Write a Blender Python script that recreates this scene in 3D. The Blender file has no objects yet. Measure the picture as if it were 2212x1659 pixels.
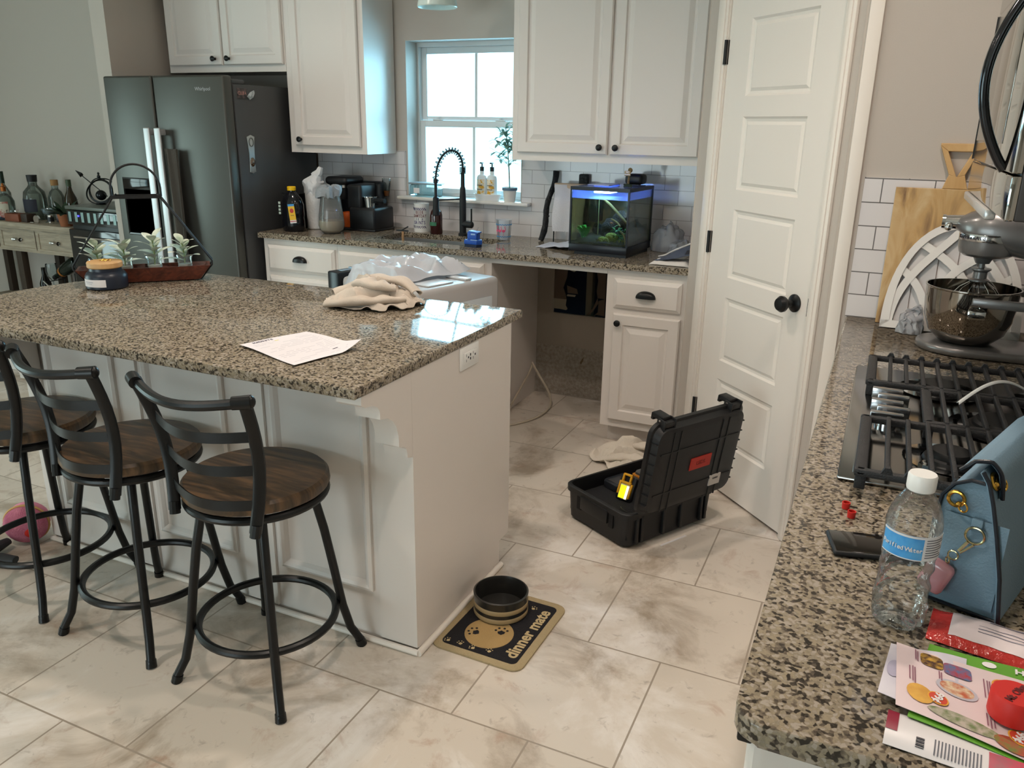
import bpy, bmesh, math, random
from math import pi, sin, cos, sqrt, radians as rad
from mathutils import Vector, Matrix, Euler, noise
V = Vector
random.seed(7)
COL = bpy.context.scene.collection
S = bpy.context.scene
# ---------------------------------------------------------------- camera
cam_d = bpy.data.cameras.new('camera'); cam = bpy.data.objects.new('camera', cam_d); COL.objects.link(cam)
cam_d.sensor_fit = 'HORIZONTAL'; cam_d.sensor_width = 36.0; cam_d.lens = 1736.23 / 2212 * 36.0; cam_d.clip_start = .02
_y, _p, _r = rad(24.341), rad(-17.8926), rad(.9603)
fw = V((-sin(_y) * cos(_p), cos(_y) * cos(_p), sin(_p))); rt = V((cos(_y), sin(_y), 0)); up = rt.cross(fw)
rt, up = cos(_r) * rt + sin(_r) * up, -sin(_r) * rt + cos(_r) * up
cam.matrix_world = Matrix(((rt.x, up.x, -fw.x, .9227), (rt.y, up.y, -fw.y, -4.2256), (rt.z, up.z, -fw.z, 1.5183), (0, 0, 0, 1)))
S.camera = cam
# ---------------------------------------------------------------- view, world
S.view_settings.view_transform = 'Standard'; S.view_settings.look = 'None'
S.view_settings.gamma = 1; S.view_settings.use_curve_mapping = False
S.view_settings.exposure = 0.08
S.cycles.max_bounces = 8; S.cycles.diffuse_bounces = 4; S.cycles.glossy_bounces = 4
S.cycles.transmission_bounces = 8; S.cycles.transparent_max_bounces = 16
S.cycles.caustics_reflective = False; S.cycles.caustics_refractive = False
S.cycles.sample_clamp_indirect = 6
W = bpy.data.worlds.new('world'); S.world = W; W.use_nodes = True
wn = W.node_tree.nodes; wl = W.node_tree.links; bg = wn['Background']
tc = wn.new('ShaderNodeTexCoord'); sx = wn.new('ShaderNodeSeparateXYZ'); cr = wn.new('ShaderNodeValToRGB')
wl.new(tc.outputs['Generated'], sx.inputs[0]); wl.new(sx.outputs['Z'], cr.inputs[0]); wl.new(cr.outputs[0], bg.inputs[0])
cr.color_ramp.elements[0].position = .0; cr.color_ramp.elements[0].color = (.36, .72, .85, 1)     # pale daylight over grass and trees
cr.color_ramp.elements[1].position = .35; cr.color_ramp.elements[1].color = (.50, .84, 1, 1)
bg.inputs[1].default_value = 3.4
# ---------------------------------------------------------------- lamps
def area(name, loc, rot, sx_, sy_, power, color, shape='RECTANGLE', spread=180):
    d = bpy.data.lights.new(name, 'AREA'); d.shape = shape; d.size = sx_
    if shape == 'RECTANGLE': d.size_y = sy_
    d.energy = power; d.color = color; d.spread = rad(spread)
    o = bpy.data.objects.new(name, d); COL.objects.link(o); o.location = loc; o.rotation_euler = rot
    o['kind'] = 'structure'
    return o
CANS = [(-.35, -2.15), (1.0, -2.3), (-1.8, -1.5), (.25, -3.6), (-1.6, -3.7)]
CAN_W = 10.8; CAN_C = (1, .86, .745)
CEIL = 2.74
# daylight through the sink window, the dining window and the patio glass (outside the panes)
area('daylight', (-1.325, .42, 1.58), (rad(90), 0, rad(180)), .80, 1.0, 48, (.34, .76, 1))
area('daylight', (-6.75, -4.0, 1.3), (rad(90), 0, rad(-90)), 2.6, 2.2, 62, (.90, 1, .84))
area('daylight', (-2.6, -9.2, 1.3), (rad(90), 0, 0), 3.4, 2.1, 82, (1, .94, .87))
# ---------------------------------------------------------------- materials
def lin(h):
    h = h.lstrip('#'); o = []
    for i in (0, 2, 4):
        c = int(h[i:i + 2], 16) / 255
        o.append(c / 12.92 if c <= .04045 else ((c + .055) / 1.055) ** 2.4)
    return (*o, 1)
MATS = {}
def mat(name, col='#808080', rough=.5, metal=0, col2=None, nscale=20, ndetail=4, nlo=.35, nhi=.65, bump=0, bscale=60, coat=0, spec=.5, sheen=0, emis=0, aniso=(1, 1, 1), trans=0, ior=1.45):
    if name in MATS: return MATS[name]
    m = bpy.data.materials.new(name); m.use_nodes = True; MATS[name] = m
    n = m.node_tree.nodes; l = m.node_tree.links; b = n['Principled BSDF']
    b.inputs['Base Color'].default_value = lin(col); b.inputs['Roughness'].default_value = rough
    b.inputs['Metallic'].default_value = metal; b.inputs['Coat Weight'].default_value = coat
    b.inputs['Coat Roughness'].default_value = .05
    b.inputs['Specular IOR Level'].default_value = spec; b.inputs['Sheen Weight'].default_value = sheen
    b.inputs['Transmission Weight'].default_value = trans; b.inputs['IOR'].default_value = ior
    if emis: b.inputs['Emission Color'].default_value = lin(col); b.inputs['Emission Strength'].default_value = emis
    if col2 or bump:
        t = n.new('ShaderNodeTexCoord'); mp = n.new('ShaderNodeMapping'); mp.inputs['Scale'].default_value = aniso
        l.new(t.outputs['Object'], mp.inputs[0])
    if col2:
        nz = n.new('ShaderNodeTexNoise'); nz.inputs['Scale'].default_value = nscale; nz.inputs['Detail'].default_value = ndetail
        r = n.new('ShaderNodeValToRGB'); r.color_ramp.elements[0].position = nlo; r.color_ramp.elements[1].position = nhi
        r.color_ramp.elements[0].color = lin(col); r.color_ramp.elements[1].color = lin(col2)
        l.new(mp.outputs[0], nz.inputs[0]); l.new(nz.outputs[0], r.inputs[0]); l.new(r.outputs[0], b.inputs['Base Color'])
    if bump:
        nb = n.new('ShaderNodeTexNoise'); nb.inputs['Scale'].default_value = bscale; nb.inputs['Detail'].default_value = 3
        bp = n.new('ShaderNodeBump'); bp.inputs['Strength'].default_value = bump; bp.inputs['Distance'].default_value = .01
        l.new(mp.outputs[0], nb.inputs[0]); l.new(nb.outputs[0], bp.inputs['Height']); l.new(bp.outputs[0], b.inputs['Normal'])
    return m
def clear(name, tint='#ffffff', gloss=.9, rough=.03, alpha=1.0, milky=0, milk='#ffffff', bump=0, bscale=60):
    """thin clear plastic or glass: tinted see-through with a fresnel gloss"""
    if name in MATS: return MATS[name]
    m = bpy.data.materials.new(name); m.use_nodes = True; MATS[name] = m
    n = m.node_tree.nodes; l = m.node_tree.links; n.remove(n['Principled BSDF']); out = n['Material Output']
    tr = n.new('ShaderNodeBsdfTransparent'); tr.inputs[0].default_value = lin(tint)
    gl = n.new('ShaderNodeBsdfGlossy'); gl.inputs['Roughness'].default_value = rough
    lw = n.new('ShaderNodeFresnel'); lw.inputs[0].default_value = 1.45
    mm = n.new('ShaderNodeMath'); mm.operation = 'MULTIPLY'; mm.inputs[1].default_value = gloss
    mx = n.new('ShaderNodeMixShader'); l.new(lw.outputs[0], mm.inputs[0]); l.new(mm.outputs[0], mx.inputs[0])
    src = tr.outputs[0]
    if milky:
        df = n.new('ShaderNodeBsdfDiffuse'); df.inputs[0].default_value = lin(milk)
        tl = n.new('ShaderNodeBsdfTranslucent'); tl.inputs[0].default_value = lin(milk)
        m1 = n.new('ShaderNodeMixShader'); m1.inputs[0].default_value = .4
        l.new(df.outputs[0], m1.inputs[1]); l.new(tl.outputs[0], m1.inputs[2])
        m2 = n.new('ShaderNodeMixShader'); m2.inputs[0].default_value = milky
        l.new(tr.outputs[0], m2.inputs[1]); l.new(m1.outputs[0], m2.inputs[2]); src = m2.outputs[0]
    l.new(src, mx.inputs[1]); l.new(gl.outputs[0], mx.inputs[2]); l.new(mx.outputs[0], out.inputs[0])
    if bump:
        t = n.new('ShaderNodeTexCoord'); nb = n.new('ShaderNodeTexNoise'); nb.inputs['Scale'].default_value = bscale
        bp = n.new('ShaderNodeBump'); bp.inputs['Strength'].default_value = bump; bp.inputs['Distance'].default_value = .01
        l.new(t.outputs['Object'], nb.inputs[0]); l.new(nb.outputs[0], bp.inputs['Height'])
        l.new(bp.outputs[0], gl.inputs['Normal']); l.new(bp.outputs[0], lw.inputs['Normal'])
    return m
def brick_mat(name, c1, c2, mortar, bw, bh, ms, off, rough, axes='xz', bump=.3, org=(0, 0), dirt=None, wear=None):
    if name in MATS: return MATS[name]
    m = bpy.data.materials.new(name); m.use_nodes = True; MATS[name] = m
    n = m.node_tree.nodes; l = m.node_tree.links; b = n['Principled BSDF']
    t = n.new('ShaderNodeTexCoord'); s = n.new('ShaderNodeSeparateXYZ'); c = n.new('ShaderNodeCombineXYZ')
    l.new(t.outputs['Object'], s.inputs[0])
    for k, (ax, o) in enumerate(zip(axes, org)):
        a = n.new('ShaderNodeMath'); a.operation = 'SUBTRACT'; a.inputs[1].default_value = o
        l.new(s.outputs['XYZ'.index(ax.upper())], a.inputs[0]); l.new(a.outputs[0], c.inputs[k])
    br = n.new('ShaderNodeTexBrick'); l.new(c.outputs[0], br.inputs['Vector'])
    br.offset = off; br.squash = 1; br.inputs['Scale'].default_value = 1
    br.inputs['Brick Width'].default_value = bw; br.inputs['Row Height'].default_value = bh
    br.inputs['Mortar Size'].default_value = ms; br.inputs['Mortar Smooth'].default_value = .1; br.inputs['Bias'].default_value = 0
    br.inputs['Color1'].default_value = lin(c1); br.inputs['Color2'].default_value = lin(c2); br.inputs['Mortar'].default_value = lin(mortar)
    col = br.outputs['Color']; b.inputs['Roughness'].default_value = rough
    if wear:
        for (wc, sc, lo, hi, amt) in wear:
            nz = n.new('ShaderNodeTexNoise'); nz.inputs['Scale'].default_value = sc; nz.inputs['Detail'].default_value = 8; nz.inputs['Roughness'].default_value = .65
            nz.inputs['Distortion'].default_value = .6
            l.new(t.outputs['Object'], nz.inputs[0])
            r = n.new('ShaderNodeMapRange'); r.inputs[1].default_value = lo; r.inputs[2].default_value = hi; r.inputs[4].default_value = amt
            l.new(nz.outputs[0], r.inputs[0])
            mx = n.new('ShaderNodeMix'); mx.data_type = 'RGBA'; l.new(r.outputs[0], mx.inputs[0]); l.new(col, mx.inputs[6])
            mx.inputs[7].default_value = lin(wc); col = mx.outputs[2]
        mx = n.new('ShaderNodeMix'); mx.data_type = 'RGBA'; l.new(br.outputs['Fac'], mx.inputs[0]); l.new(col, mx.inputs[6]); mx.inputs[7].default_value = lin(mortar); col = mx.outputs[2]
    l.new(col, b.inputs['Base Color'])
    bp = n.new('ShaderNodeBump'); bp.invert = True; bp.inputs['Strength'].default_value = bump; bp.inputs['Distance'].default_value = .002
    l.new(br.outputs['Fac'], bp.inputs['Height']); l.new(bp.outputs[0], b.inputs['Normal'])
    return m
def granite():
    m = bpy.data.materials.new('granite'); m.use_nodes = True
    n = m.node_tree.nodes; l = m.node_tree.links; b = n['Principled BSDF']
    t = n.new('ShaderNodeTexCoord')
    vo = n.new('ShaderNodeTexVoronoi'); vo.feature = 'SMOOTH_F1'; vo.inputs['Smoothness'].default_value = .45; vo.inputs['Scale'].default_value = 200; vo.inputs['Randomness'].default_value = 1
    nd = n.new('ShaderNodeTexNoise'); nd.inputs['Scale'].default_value = 90; nd.inputs['Detail'].default_value = 3
    va = n.new('ShaderNodeVectorMath'); va.operation = 'SCALE'; va.inputs['Scale'].default_value = .008
    vb = n.new('ShaderNodeVectorMath'); l.new(t.outputs['Object'], nd.inputs[0]); l.new(nd.outputs[1], va.inputs[0])
    l.new(t.outputs['Object'], vb.inputs[0]); l.new(va.outputs[0], vb.inputs[1]); l.new(vb.outputs[0], vo.inputs['Vector'])
    s = n.new('ShaderNodeSeparateColor'); l.new(vo.outputs['Color'], s.inputs[0])
    n2 = n.new('ShaderNodeTexNoise'); n2.inputs['Scale'].default_value = 75; n2.inputs['Detail'].default_value = 5; l.new(t.outputs['Object'], n2.inputs[0])
    a = n.new('ShaderNodeMath'); a.operation = 'MULTIPLY_ADD'; a.inputs[1].default_value = .62; l.new(s.outputs[0], a.inputs[0])
    mm = n.new('ShaderNodeMath'); mm.operation = 'MULTIPLY'; mm.inputs[1].default_value = .5; l.new(n2.outputs[0], mm.inputs[0]); l.new(mm.outputs[0], a.inputs[2])
    r = n.new('ShaderNodeValToRGB'); l.new(a.outputs[0], r.inputs[0]); e = r.color_ramp.elements
    r.color_ramp.interpolation = 'LINEAR'
    e[0].position = .32; e[0].color = lin('#35302a'); e[1].position = .78; e[1].color = lin('#a0968a')
    for p, c in ((.37, '#4b443c'), (.43, '#665c50'), (.50, '#7d7262'), (.58, '#958974'), (.67, '#837969')):
        x = e.new(p); x.color = lin(c)
    l.new(r.outputs[0], b.inputs['Base Color']); b.inputs['Roughness'].default_value = .06; b.inputs['Specular IOR Level'].default_value = .27
    return m
def wood(name, c1, c2, c3=None, scale=(6, 6, 1), rough=.5, wave=8, dist=6, coat=0, knots=True):
    if name in MATS: return MATS[name]
    m = bpy.data.materials.new(name); m.use_nodes = True; MATS[name] = m
    n = m.node_tree.nodes; l = m.node_tree.links; b = n['Principled BSDF']
    t = n.new('ShaderNodeTexCoord'); mp = n.new('ShaderNodeMapping'); mp.inputs['Scale'].default_value = scale; l.new(t.outputs['Object'], mp.inputs[0])
    nz = n.new('ShaderNodeTexNoise'); nz.inputs['Scale'].default_value = wave; nz.inputs['Detail'].default_value = 6; nz.inputs['Distortion'].default_value = dist * .2
    l.new(mp.outputs[0], nz.inputs[0])
    r = n.new('ShaderNodeValToRGB'); r.color_ramp.elements[0].position = .32; r.color_ramp.elements[1].position = .68
    r.color_ramp.elements[0].color = lin(c1); r.color_ramp.elements[1].color = lin(c2)
    if c3: x = r.color_ramp.elements.new(.5); x.color = lin(c3)
    l.new(nz.outputs[0], r.inputs[0]); l.new(r.outputs[0], b.inputs['Base Color'])
    bp = n.new('ShaderNodeBump'); bp.inputs['Strength'].default_value = .15; bp.inputs['Distance'].default_value = .003
    l.new(nz.outputs[0], bp.inputs['Height']); l.new(bp.outputs[0], b.inputs['Normal'])
    b.inputs['Roughness'].default_value = rough; b.inputs['Coat Weight'].default_value = coat
    return m
GRAN = granite()
CAB = mat('cabinet_paint', '#dad3cd', .42, bump=.02, bscale=300)
TRIM = mat('trim_paint', '#e3dbd2', .40)
WALL = mat('wall_paint', '#b8afa6', .75, bump=.05, bscale=220)
CEILM = mat('ceiling_paint', '#ded9d0', .9, bump=.1, bscale=120)
DRY = mat('bare_drywall', '#b3a99b', .9, bump=.35, bscale=260)
BLK = mat('black_metal', '#0c0d0e', .34, spec=.4)
BLKP = mat('black_plastic', '#141518', .38)
BLKM = mat('matte_black', '#131416', .55)
STEEL = mat('stainless', '#b8b8b8', .38, .85)
BRUSH = mat('dark_stainless', '#50504c', .36, .7, bump=.03, bscale=60, aniso=(1, 1, 30))
CHROME = mat('chrome', '#d8d8d8', .07, 1)
GOLD = mat('gold', '#c79a45', .18, 1)
WHITE = mat('white_plastic', '#e8e8e6', .3)
PAPER = mat('paper_white', '#e4e0e0', .8)
INK = mat('ink', '#2a2a33', .8)
GLASS = clear('clear_glass')
# ---------------------------------------------------------------- mesh builder
class MB:
    def __init__(s, T=None): s.bm = bmesh.new(); s.T = T or Matrix()
    def vs(s, pts): return [s.bm.verts.new(s.T @ V(p)) for p in pts]
    def f(s, vs):
        try: return s.bm.faces.new(vs)
        except ValueError: return None
    def box(s, x0, y0, z0, x1, y1, z1, bev=0, seg=2):
        x0, x1 = min(x0, x1), max(x0, x1); y0, y1 = min(y0, y1), max(y0, y1); z0, z1 = min(z0, z1), max(z0, z1)
        v = s.vs([(x, y, z) for z in (z0, z1) for y in (y0, y1) for x in (x0, x1)])
        fs = [s.f([v[i] for i in q]) for q in ((0, 2, 3, 1), (4, 5, 7, 6), (0, 1, 5, 4), (2, 6, 7, 3), (0, 4, 6, 2), (1, 3, 7, 5))]
        if bev:
            es = list({e for f in fs for e in f.edges})
            bmesh.ops.bevel(s.bm, geom=es, offset=bev, offset_type='OFFSET', segments=seg, profile=.5, affect='EDGES', clamp_overlap=True)
        return s
    def prism(s, poly, z0, z1, M=None, bev=0, seg=2):
        M = M or Matrix()
        a = s.vs([M @ V((p[0], p[1], z0)) for p in poly]); b = s.vs([M @ V((p[0], p[1], z1)) for p in poly]); n = len(poly)
        fs = [s.f(list(reversed(a))), s.f(b)] + [s.f([a[i], a[(i + 1) % n], b[(i + 1) % n], b[i]]) for i in range(n)]
        if bev:
            es = list(set(fs[0].edges) | set(fs[1].edges))
            bmesh.ops.bevel(s.bm, geom=es, offset=bev, segments=seg, profile=.5, affect='EDGES', clamp_overlap=True)
        return s
    def lathe(s, prof, n=24, at=(0, 0, 0), M=None, a0=0, a1=2 * pi):
        M = (M or Matrix()); full = abs(a1 - a0 - 2 * pi) < 1e-6; k = n if full else n + 1; rows = []
        for r, z in prof:
            if r < 1e-6: rows.append(s.vs([M @ V((0, 0, z)) + V(at)]) * k)
            else: rows.append(s.vs([M @ V((r * cos(a0 + (a1 - a0) * i / n), r * sin(a0 + (a1 - a0) * i / n), z)) + V(at) for i in range(k)]))
        for A, B in zip(rows, rows[1:]):
            for i in range(n):
                j = (i + 1) % k; q = []
                for v in (A[i], A[j], B[j], B[i]):
                    if v not in q: q.append(v)
                if len(q) > 2: s.f(q)
        return s
    def cyl(s, p0, p1, r0, r1=None, n=16, caps=True):
        p0, p1 = V(p0), V(p1); r1 = r0 if r1 is None else r1; d = p1 - p0; L = d.length
        M = d.to_track_quat('Z', 'Y').to_matrix().to_4x4()
        pr = ([(0, 0)] if caps else []) + [(r0, 0), (r1, L)] + ([(0, L)] if caps else [])
        return s.lathe(pr, n, p0, M)
    def tube(s, pts, r, n=8, closed=False, flat=None):
        pts = [V(p) for p in pts]; N = len(pts); rs = r if isinstance(r, (list, tuple)) else [r] * N
        rows = []; pn = None
        for i, p in enumerate(pts):
            if closed: t = pts[(i + 1) % N] - pts[i - 1]
            else: t = pts[min(i + 1, N - 1)] - pts[max(i - 1, 0)]
            t.normalize()
            if pn is None: pn = t.orthogonal().normalized() if abs(t.z) > .9 else V((0, 0, 1)).cross(t).normalized()
            pn = (pn - t * pn.dot(t)).normalized(); bn = t.cross(pn)
            fa, fb = flat if flat else (1, 1)
            rows.append(s.vs([p + (pn * cos(2 * pi * k / n) * fa + bn * sin(2 * pi * k / n) * fb) * rs[i] for k in range(n)]))
        for i in range(N if closed else N - 1):
            A, B = rows[i], rows[(i + 1) % N]
            for k in range(n): s.f([A[k], A[(k + 1) % n], B[(k + 1) % n], B[k]])
        if not closed: s.f(list(reversed(rows[0]))); s.f(rows[-1])
        return s
    def ball(s, c, r, n=16, m=10, M=None):
        r = (r, r, r) if isinstance(r, (int, float)) else r; M = M or Matrix()
        rows = []
        for j in range(m + 1):
            ph = -pi / 2 + pi * j / m
            if j in (0, m): rows.append(s.vs([M @ V((0, 0, r[2] * sin(ph))) + V(c)]) * n)
            else: rows.append(s.vs([M @ V((r[0] * cos(ph) * cos(2 * pi * i / n), r[1] * cos(ph) * sin(2 * pi * i / n), r[2] * sin(ph))) + V(c) for i in range(n)]))
        for A, B in zip(rows, rows[1:]):
            for i in range(n):
                q = []
                for v in (A[i], A[(i + 1) % n], B[(i + 1) % n], B[i]):
                    if v not in q: q.append(v)
                if len(q) > 2: s.f(q)
        return s
    def rings(s, x0, x1, z0, z1, y, prof, back=None):
        """nested rectangles on a face looking to -y: prof = [(inset, depth)]"""
        rows = []
        if back is not None: rows.append(s.vs([(x0, y + back, z0), (x1, y + back, z0), (x1, y + back, z1), (x0, y + back, z1)])); s.f(list(reversed(rows[0])))
        for i, d in prof: rows.append(s.vs([(x0 + i, y + d, z0 + i), (x1 - i, y + d, z0 + i), (x1 - i, y + d, z1 - i), (x0 + i, y + d, z1 - i)]))
        for A, B in zip(rows, rows[1:]):
            for k in range(4): s.f([A[k], A[(k + 1) % 4], B[(k + 1) % 4], B[k]])
        s.f(rows[-1]); return s
    def sheet(s, fn, nu, nv, th=0.002):
        """fn(u,v)->point, thickened downward along z"""
        g = [[V(fn(i / nu, j / nv)) for j in range(nv + 1)] for i in range(nu + 1)]
        A = [s.vs(r) for r in g]
        if th:
            nr = [[None] * (nv + 1) for _ in range(nu + 1)]
            for i in range(nu + 1):
                for j in range(nv + 1):
                    du = g[min(i + 1, nu)][j] - g[max(i - 1, 0)][j]; dv = g[i][min(j + 1, nv)] - g[i][max(j - 1, 0)]
                    q = du.cross(dv); nr[i][j] = q.normalized() if q.length > 1e-12 else V((0, 0, 1))
            B = [s.vs([g[i][j] - nr[i][j] * th for j in range(nv + 1)]) for i in range(nu + 1)]
        for i in range(nu):
            for j in range(nv):
                s.f([A[i][j], A[i + 1][j], A[i + 1][j + 1], A[i][j + 1]])
                if th: s.f([B[i][j], B[i][j + 1], B[i + 1][j + 1], B[i + 1][j]])
        if th:
            for i in range(nu): s.f([A[i][0], B[i][0], B[i + 1][0], A[i + 1][0]]); s.f([A[i][nv], A[i + 1][nv], B[i + 1][nv], B[i][nv]])
            for j in range(nv): s.f([A[0][j], A[0][j + 1], B[0][j + 1], B[0][j]]); s.f([A[nu][j], B[nu][j], B[nu][j + 1], A[nu][j + 1]])
        return s
    def build(s, name, m, parent=None, smooth=True, ang=35, **tg):
        bm = s.bm; bmesh.ops.recalc_face_normals(bm, faces=bm.faces)
        me = bpy.data.meshes.new(name)
        o = bpy.data.objects.new(name, me); COL.objects.link(o)
        if parent is not None:
            o.parent = parent
            bm.transform(world_of(parent).inverted())
        elif tg.get('origin') is not None:
            o.location = tg['origin']; bm.transform(Matrix.Translation(-V(tg['origin'])))
        bm.to_mesh(me); bm.free()
        if isinstance(m, (list, tuple)):
            for q in m: me.materials.append(q)
        else: me.materials.append(m)
        if smooth:
            me.polygons.foreach_set('use_smooth', [True] * len(me.polygons)); me.set_sharp_from_angle(angle=rad(ang))
        if 'label' in tg: tag(o, tg['label'], tg.get('cat'), tg.get('group'))
        return o
def world_of(o):
    M = Matrix.Translation(o.location) @ o.rotation_euler.to_matrix().to_4x4()
    return world_of(o.parent) @ M if o.parent else M
def tag(o, label=None, cat=None, group=None, kind=None):
    if label: o['label'] = label
    if cat: o['category'] = cat
    if group: o['group'] = group
    if kind: o['kind'] = kind
    return o
def thing(name, label, cat, loc=(0, 0, 0), rz=0, group=None):
    o = bpy.data.objects.new(name, None); COL.objects.link(o); o.empty_display_size = .05
    o.location = loc; o.rotation_euler = (0, 0, rz); return tag(o, label, cat, group)
def struct(name, b, m, parent=None, **k):
    o = b.build(name, m, parent, **k)
    if parent is None: o['kind'] = 'structure'
    return o
def copy_tree(o, parent=None):
    c = o.copy(); COL.objects.link(c); c.parent = parent
    for ch in [q for q in bpy.data.objects if q.parent == o and q != c]: copy_tree(ch, c)
    return c
def text(name, s, size, M, m, parent, extrude=.0004, align='CENTER', bold=0, sx=1, name2=None):
    cu = bpy.data.curves.new('t', 'FONT'); cu.body = s; cu.size = size; cu.extrude = extrude; cu.align_x = align; cu.align_y = 'CENTER'; cu.offset = bold; cu.resolution_u = 3
    ob = bpy.data.objects.new('t', cu); COL.objects.link(ob); dg = bpy.context.evaluated_depsgraph_get()
    me = bpy.data.meshes.new_from_object(ob.evaluated_get(dg)); bpy.data.objects.remove(ob); bpy.data.curves.remove(cu)
    me.transform(Matrix.Diagonal((sx, 1, 1, 1))); me.transform(M)
    if parent is not None: me.transform(world_of(parent).inverted())
    me.materials.clear(); me.materials.append(m)
    o = bpy.data.objects.new(name, me); COL.objects.link(o); o.parent = parent
    return o
def T(*a): return Matrix.Translation(V(a))
def R(a, ax): return Matrix.Rotation(rad(a), 4, ax)
FACE = R(90, 'X')                                  # text standing up, looking to -y
def frame_mat(o, x, y, z):                         # columns
    return Matrix(((x[0], y[0], z[0], o[0]), (x[1], y[1], z[1], o[1]), (x[2], y[2], z[2], o[2]), (0, 0, 0, 1)))
def nz3(x, y, z): return noise.noise(V((x, y, z)))
def ridge(x, y, z=0):
    return 1 - abs(noise.noise(V((x, y, z)))) * 2.2
def wrap_cyl(b, c, r, a0, a1, z0, z1, n=12, th=.0006, zf=None):
    """label wrapped round an upright cylinder"""
    def fn(u, v):
        a = a0 + (a1 - a0) * u; return (c[0] + (r + th) * cos(a), c[1] + (r + th) * sin(a), z0 + (z1 - z0) * v)
    return b.sheet(fn, n, 1, th)
def leaf(b, p, d, L, w, droop=.3, up=(0, 0, 1), fold=.15, n=6):
    p = V(p); d = V(d).normalized(); side = d.cross(V(up)); side = side.normalized() if side.length > .01 else V((1, 0, 0)); nn = side.cross(d).normalized(); rows = []
    for i in range(n + 1):
        t = i / n; ww = w * .5 * (sin(pi * min(1, t * .93 + .04)) ** .75); c = p + d * L * t - V((0, 0, 1)) * droop * L * t * t
        rows.append((c, ww))
    prev = None
    for c, ww in rows:
        cur = b.vs([b.T.inverted() @ (b.T @ (c - side * ww + nn * ww * fold)), c, c + side * ww + nn * ww * fold])
        if prev:
            b.f([prev[0], prev[1], cur[1], cur[0]]); b.f([prev[1], prev[2], cur[2], cur[1]])
        prev = cur
    return b
# ---- cabinet bits ----
DOORP = [(0, .006), (.006, 0), (.050, 0), (.056, .008), (.066, .008), (.090, .001)]
DRAWP = [(0, .010), (.012, .004), (.018, 0)]
def door(x0, x1, z0, z1, y, par, name='door', th=.019, prof=DOORP):
    b = MB(); b.rings(x0, x1, z0, z1, y - th, prof, back=th); return b.build(name, CAB, par, smooth=False)
def knob(x, y, z, par, r=.0155):
    b = MB(); b.lathe([(0, 0), (.008, 0), (.006, .012), (r * .7, .016), (r, .021), (r, .026), (r * .6, .030), (0, .031)], 16, (x, y, z), R(90, 'X'))
    return b.build('knob', BLK, par)
def cup_pull(x, y, z, par, w=.047):
    b = MB()
    def fn(u, v):
        a = pi * u; ph = pi / 2 * v
        return (x + w * cos(a), y - .024 * sin(ph) * sin(a) ** .6, z - .012 + .034 * sin(a) ** .8 * cos(ph) ** .6)
    b.sheet(fn, 20, 8, .002); return b.build('cup_pull', BLK, par, ang=60)
# ================================================================= THE SETTING
FLOORM = brick_mat('floor_tile', '#d3c9bd', '#c8beb1', '#9a8e80', .4555, .4645, .0028, .5, .33, axes='xy', bump=.25, org=(.0475, -1.262),
                   wear=[('#92826f', 2.6, .50, .64, .75), ('#e6e1dc', 2.0, .52, .66, .8), ('#96684a', 7, .58, .72, .5), ('#7d7064', 22, .60, .72, .5)])
b = MB(); b.box(-6.62, -9.12, -.1, 1.62, .20, 0); struct('floor', b, FLOORM, smooth=False)
b = MB(); b.box(-6.62, -9.12, CEIL, 1.62, .20, CEIL + .1); struct('ceiling', b, CEILM, smooth=False)
WX0, WX1, WZ0, WZ1 = -1.688, -.955, 1.105, 1.960          # sink window opening
b = MB(); b.box(-6.62, 0, 0, WX0, .20, CEIL); b.box(WX1, 0, .77, 1.62, .20, CEIL); b.box(WX0, 0, 0, WX1, .20, WZ0); b.box(WX0, 0, WZ1, WX1, .20, CEIL)
b.box(WX1, 0, 0, -.835, .20, .77); b.box(-.40, 0, 0, 1.62, .20, .77)
b.box(-.835, 0, .315, -.737, .013, .77); b.box(-.835, 0, 0, -.40, .013, .30); b.box(-.835, .004, .30, -.40, .013, .315); b.box(-.737, 0, .315, -.40, .013, .493)
wb = struct('wall_back', b, WALL, smooth=False)
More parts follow.
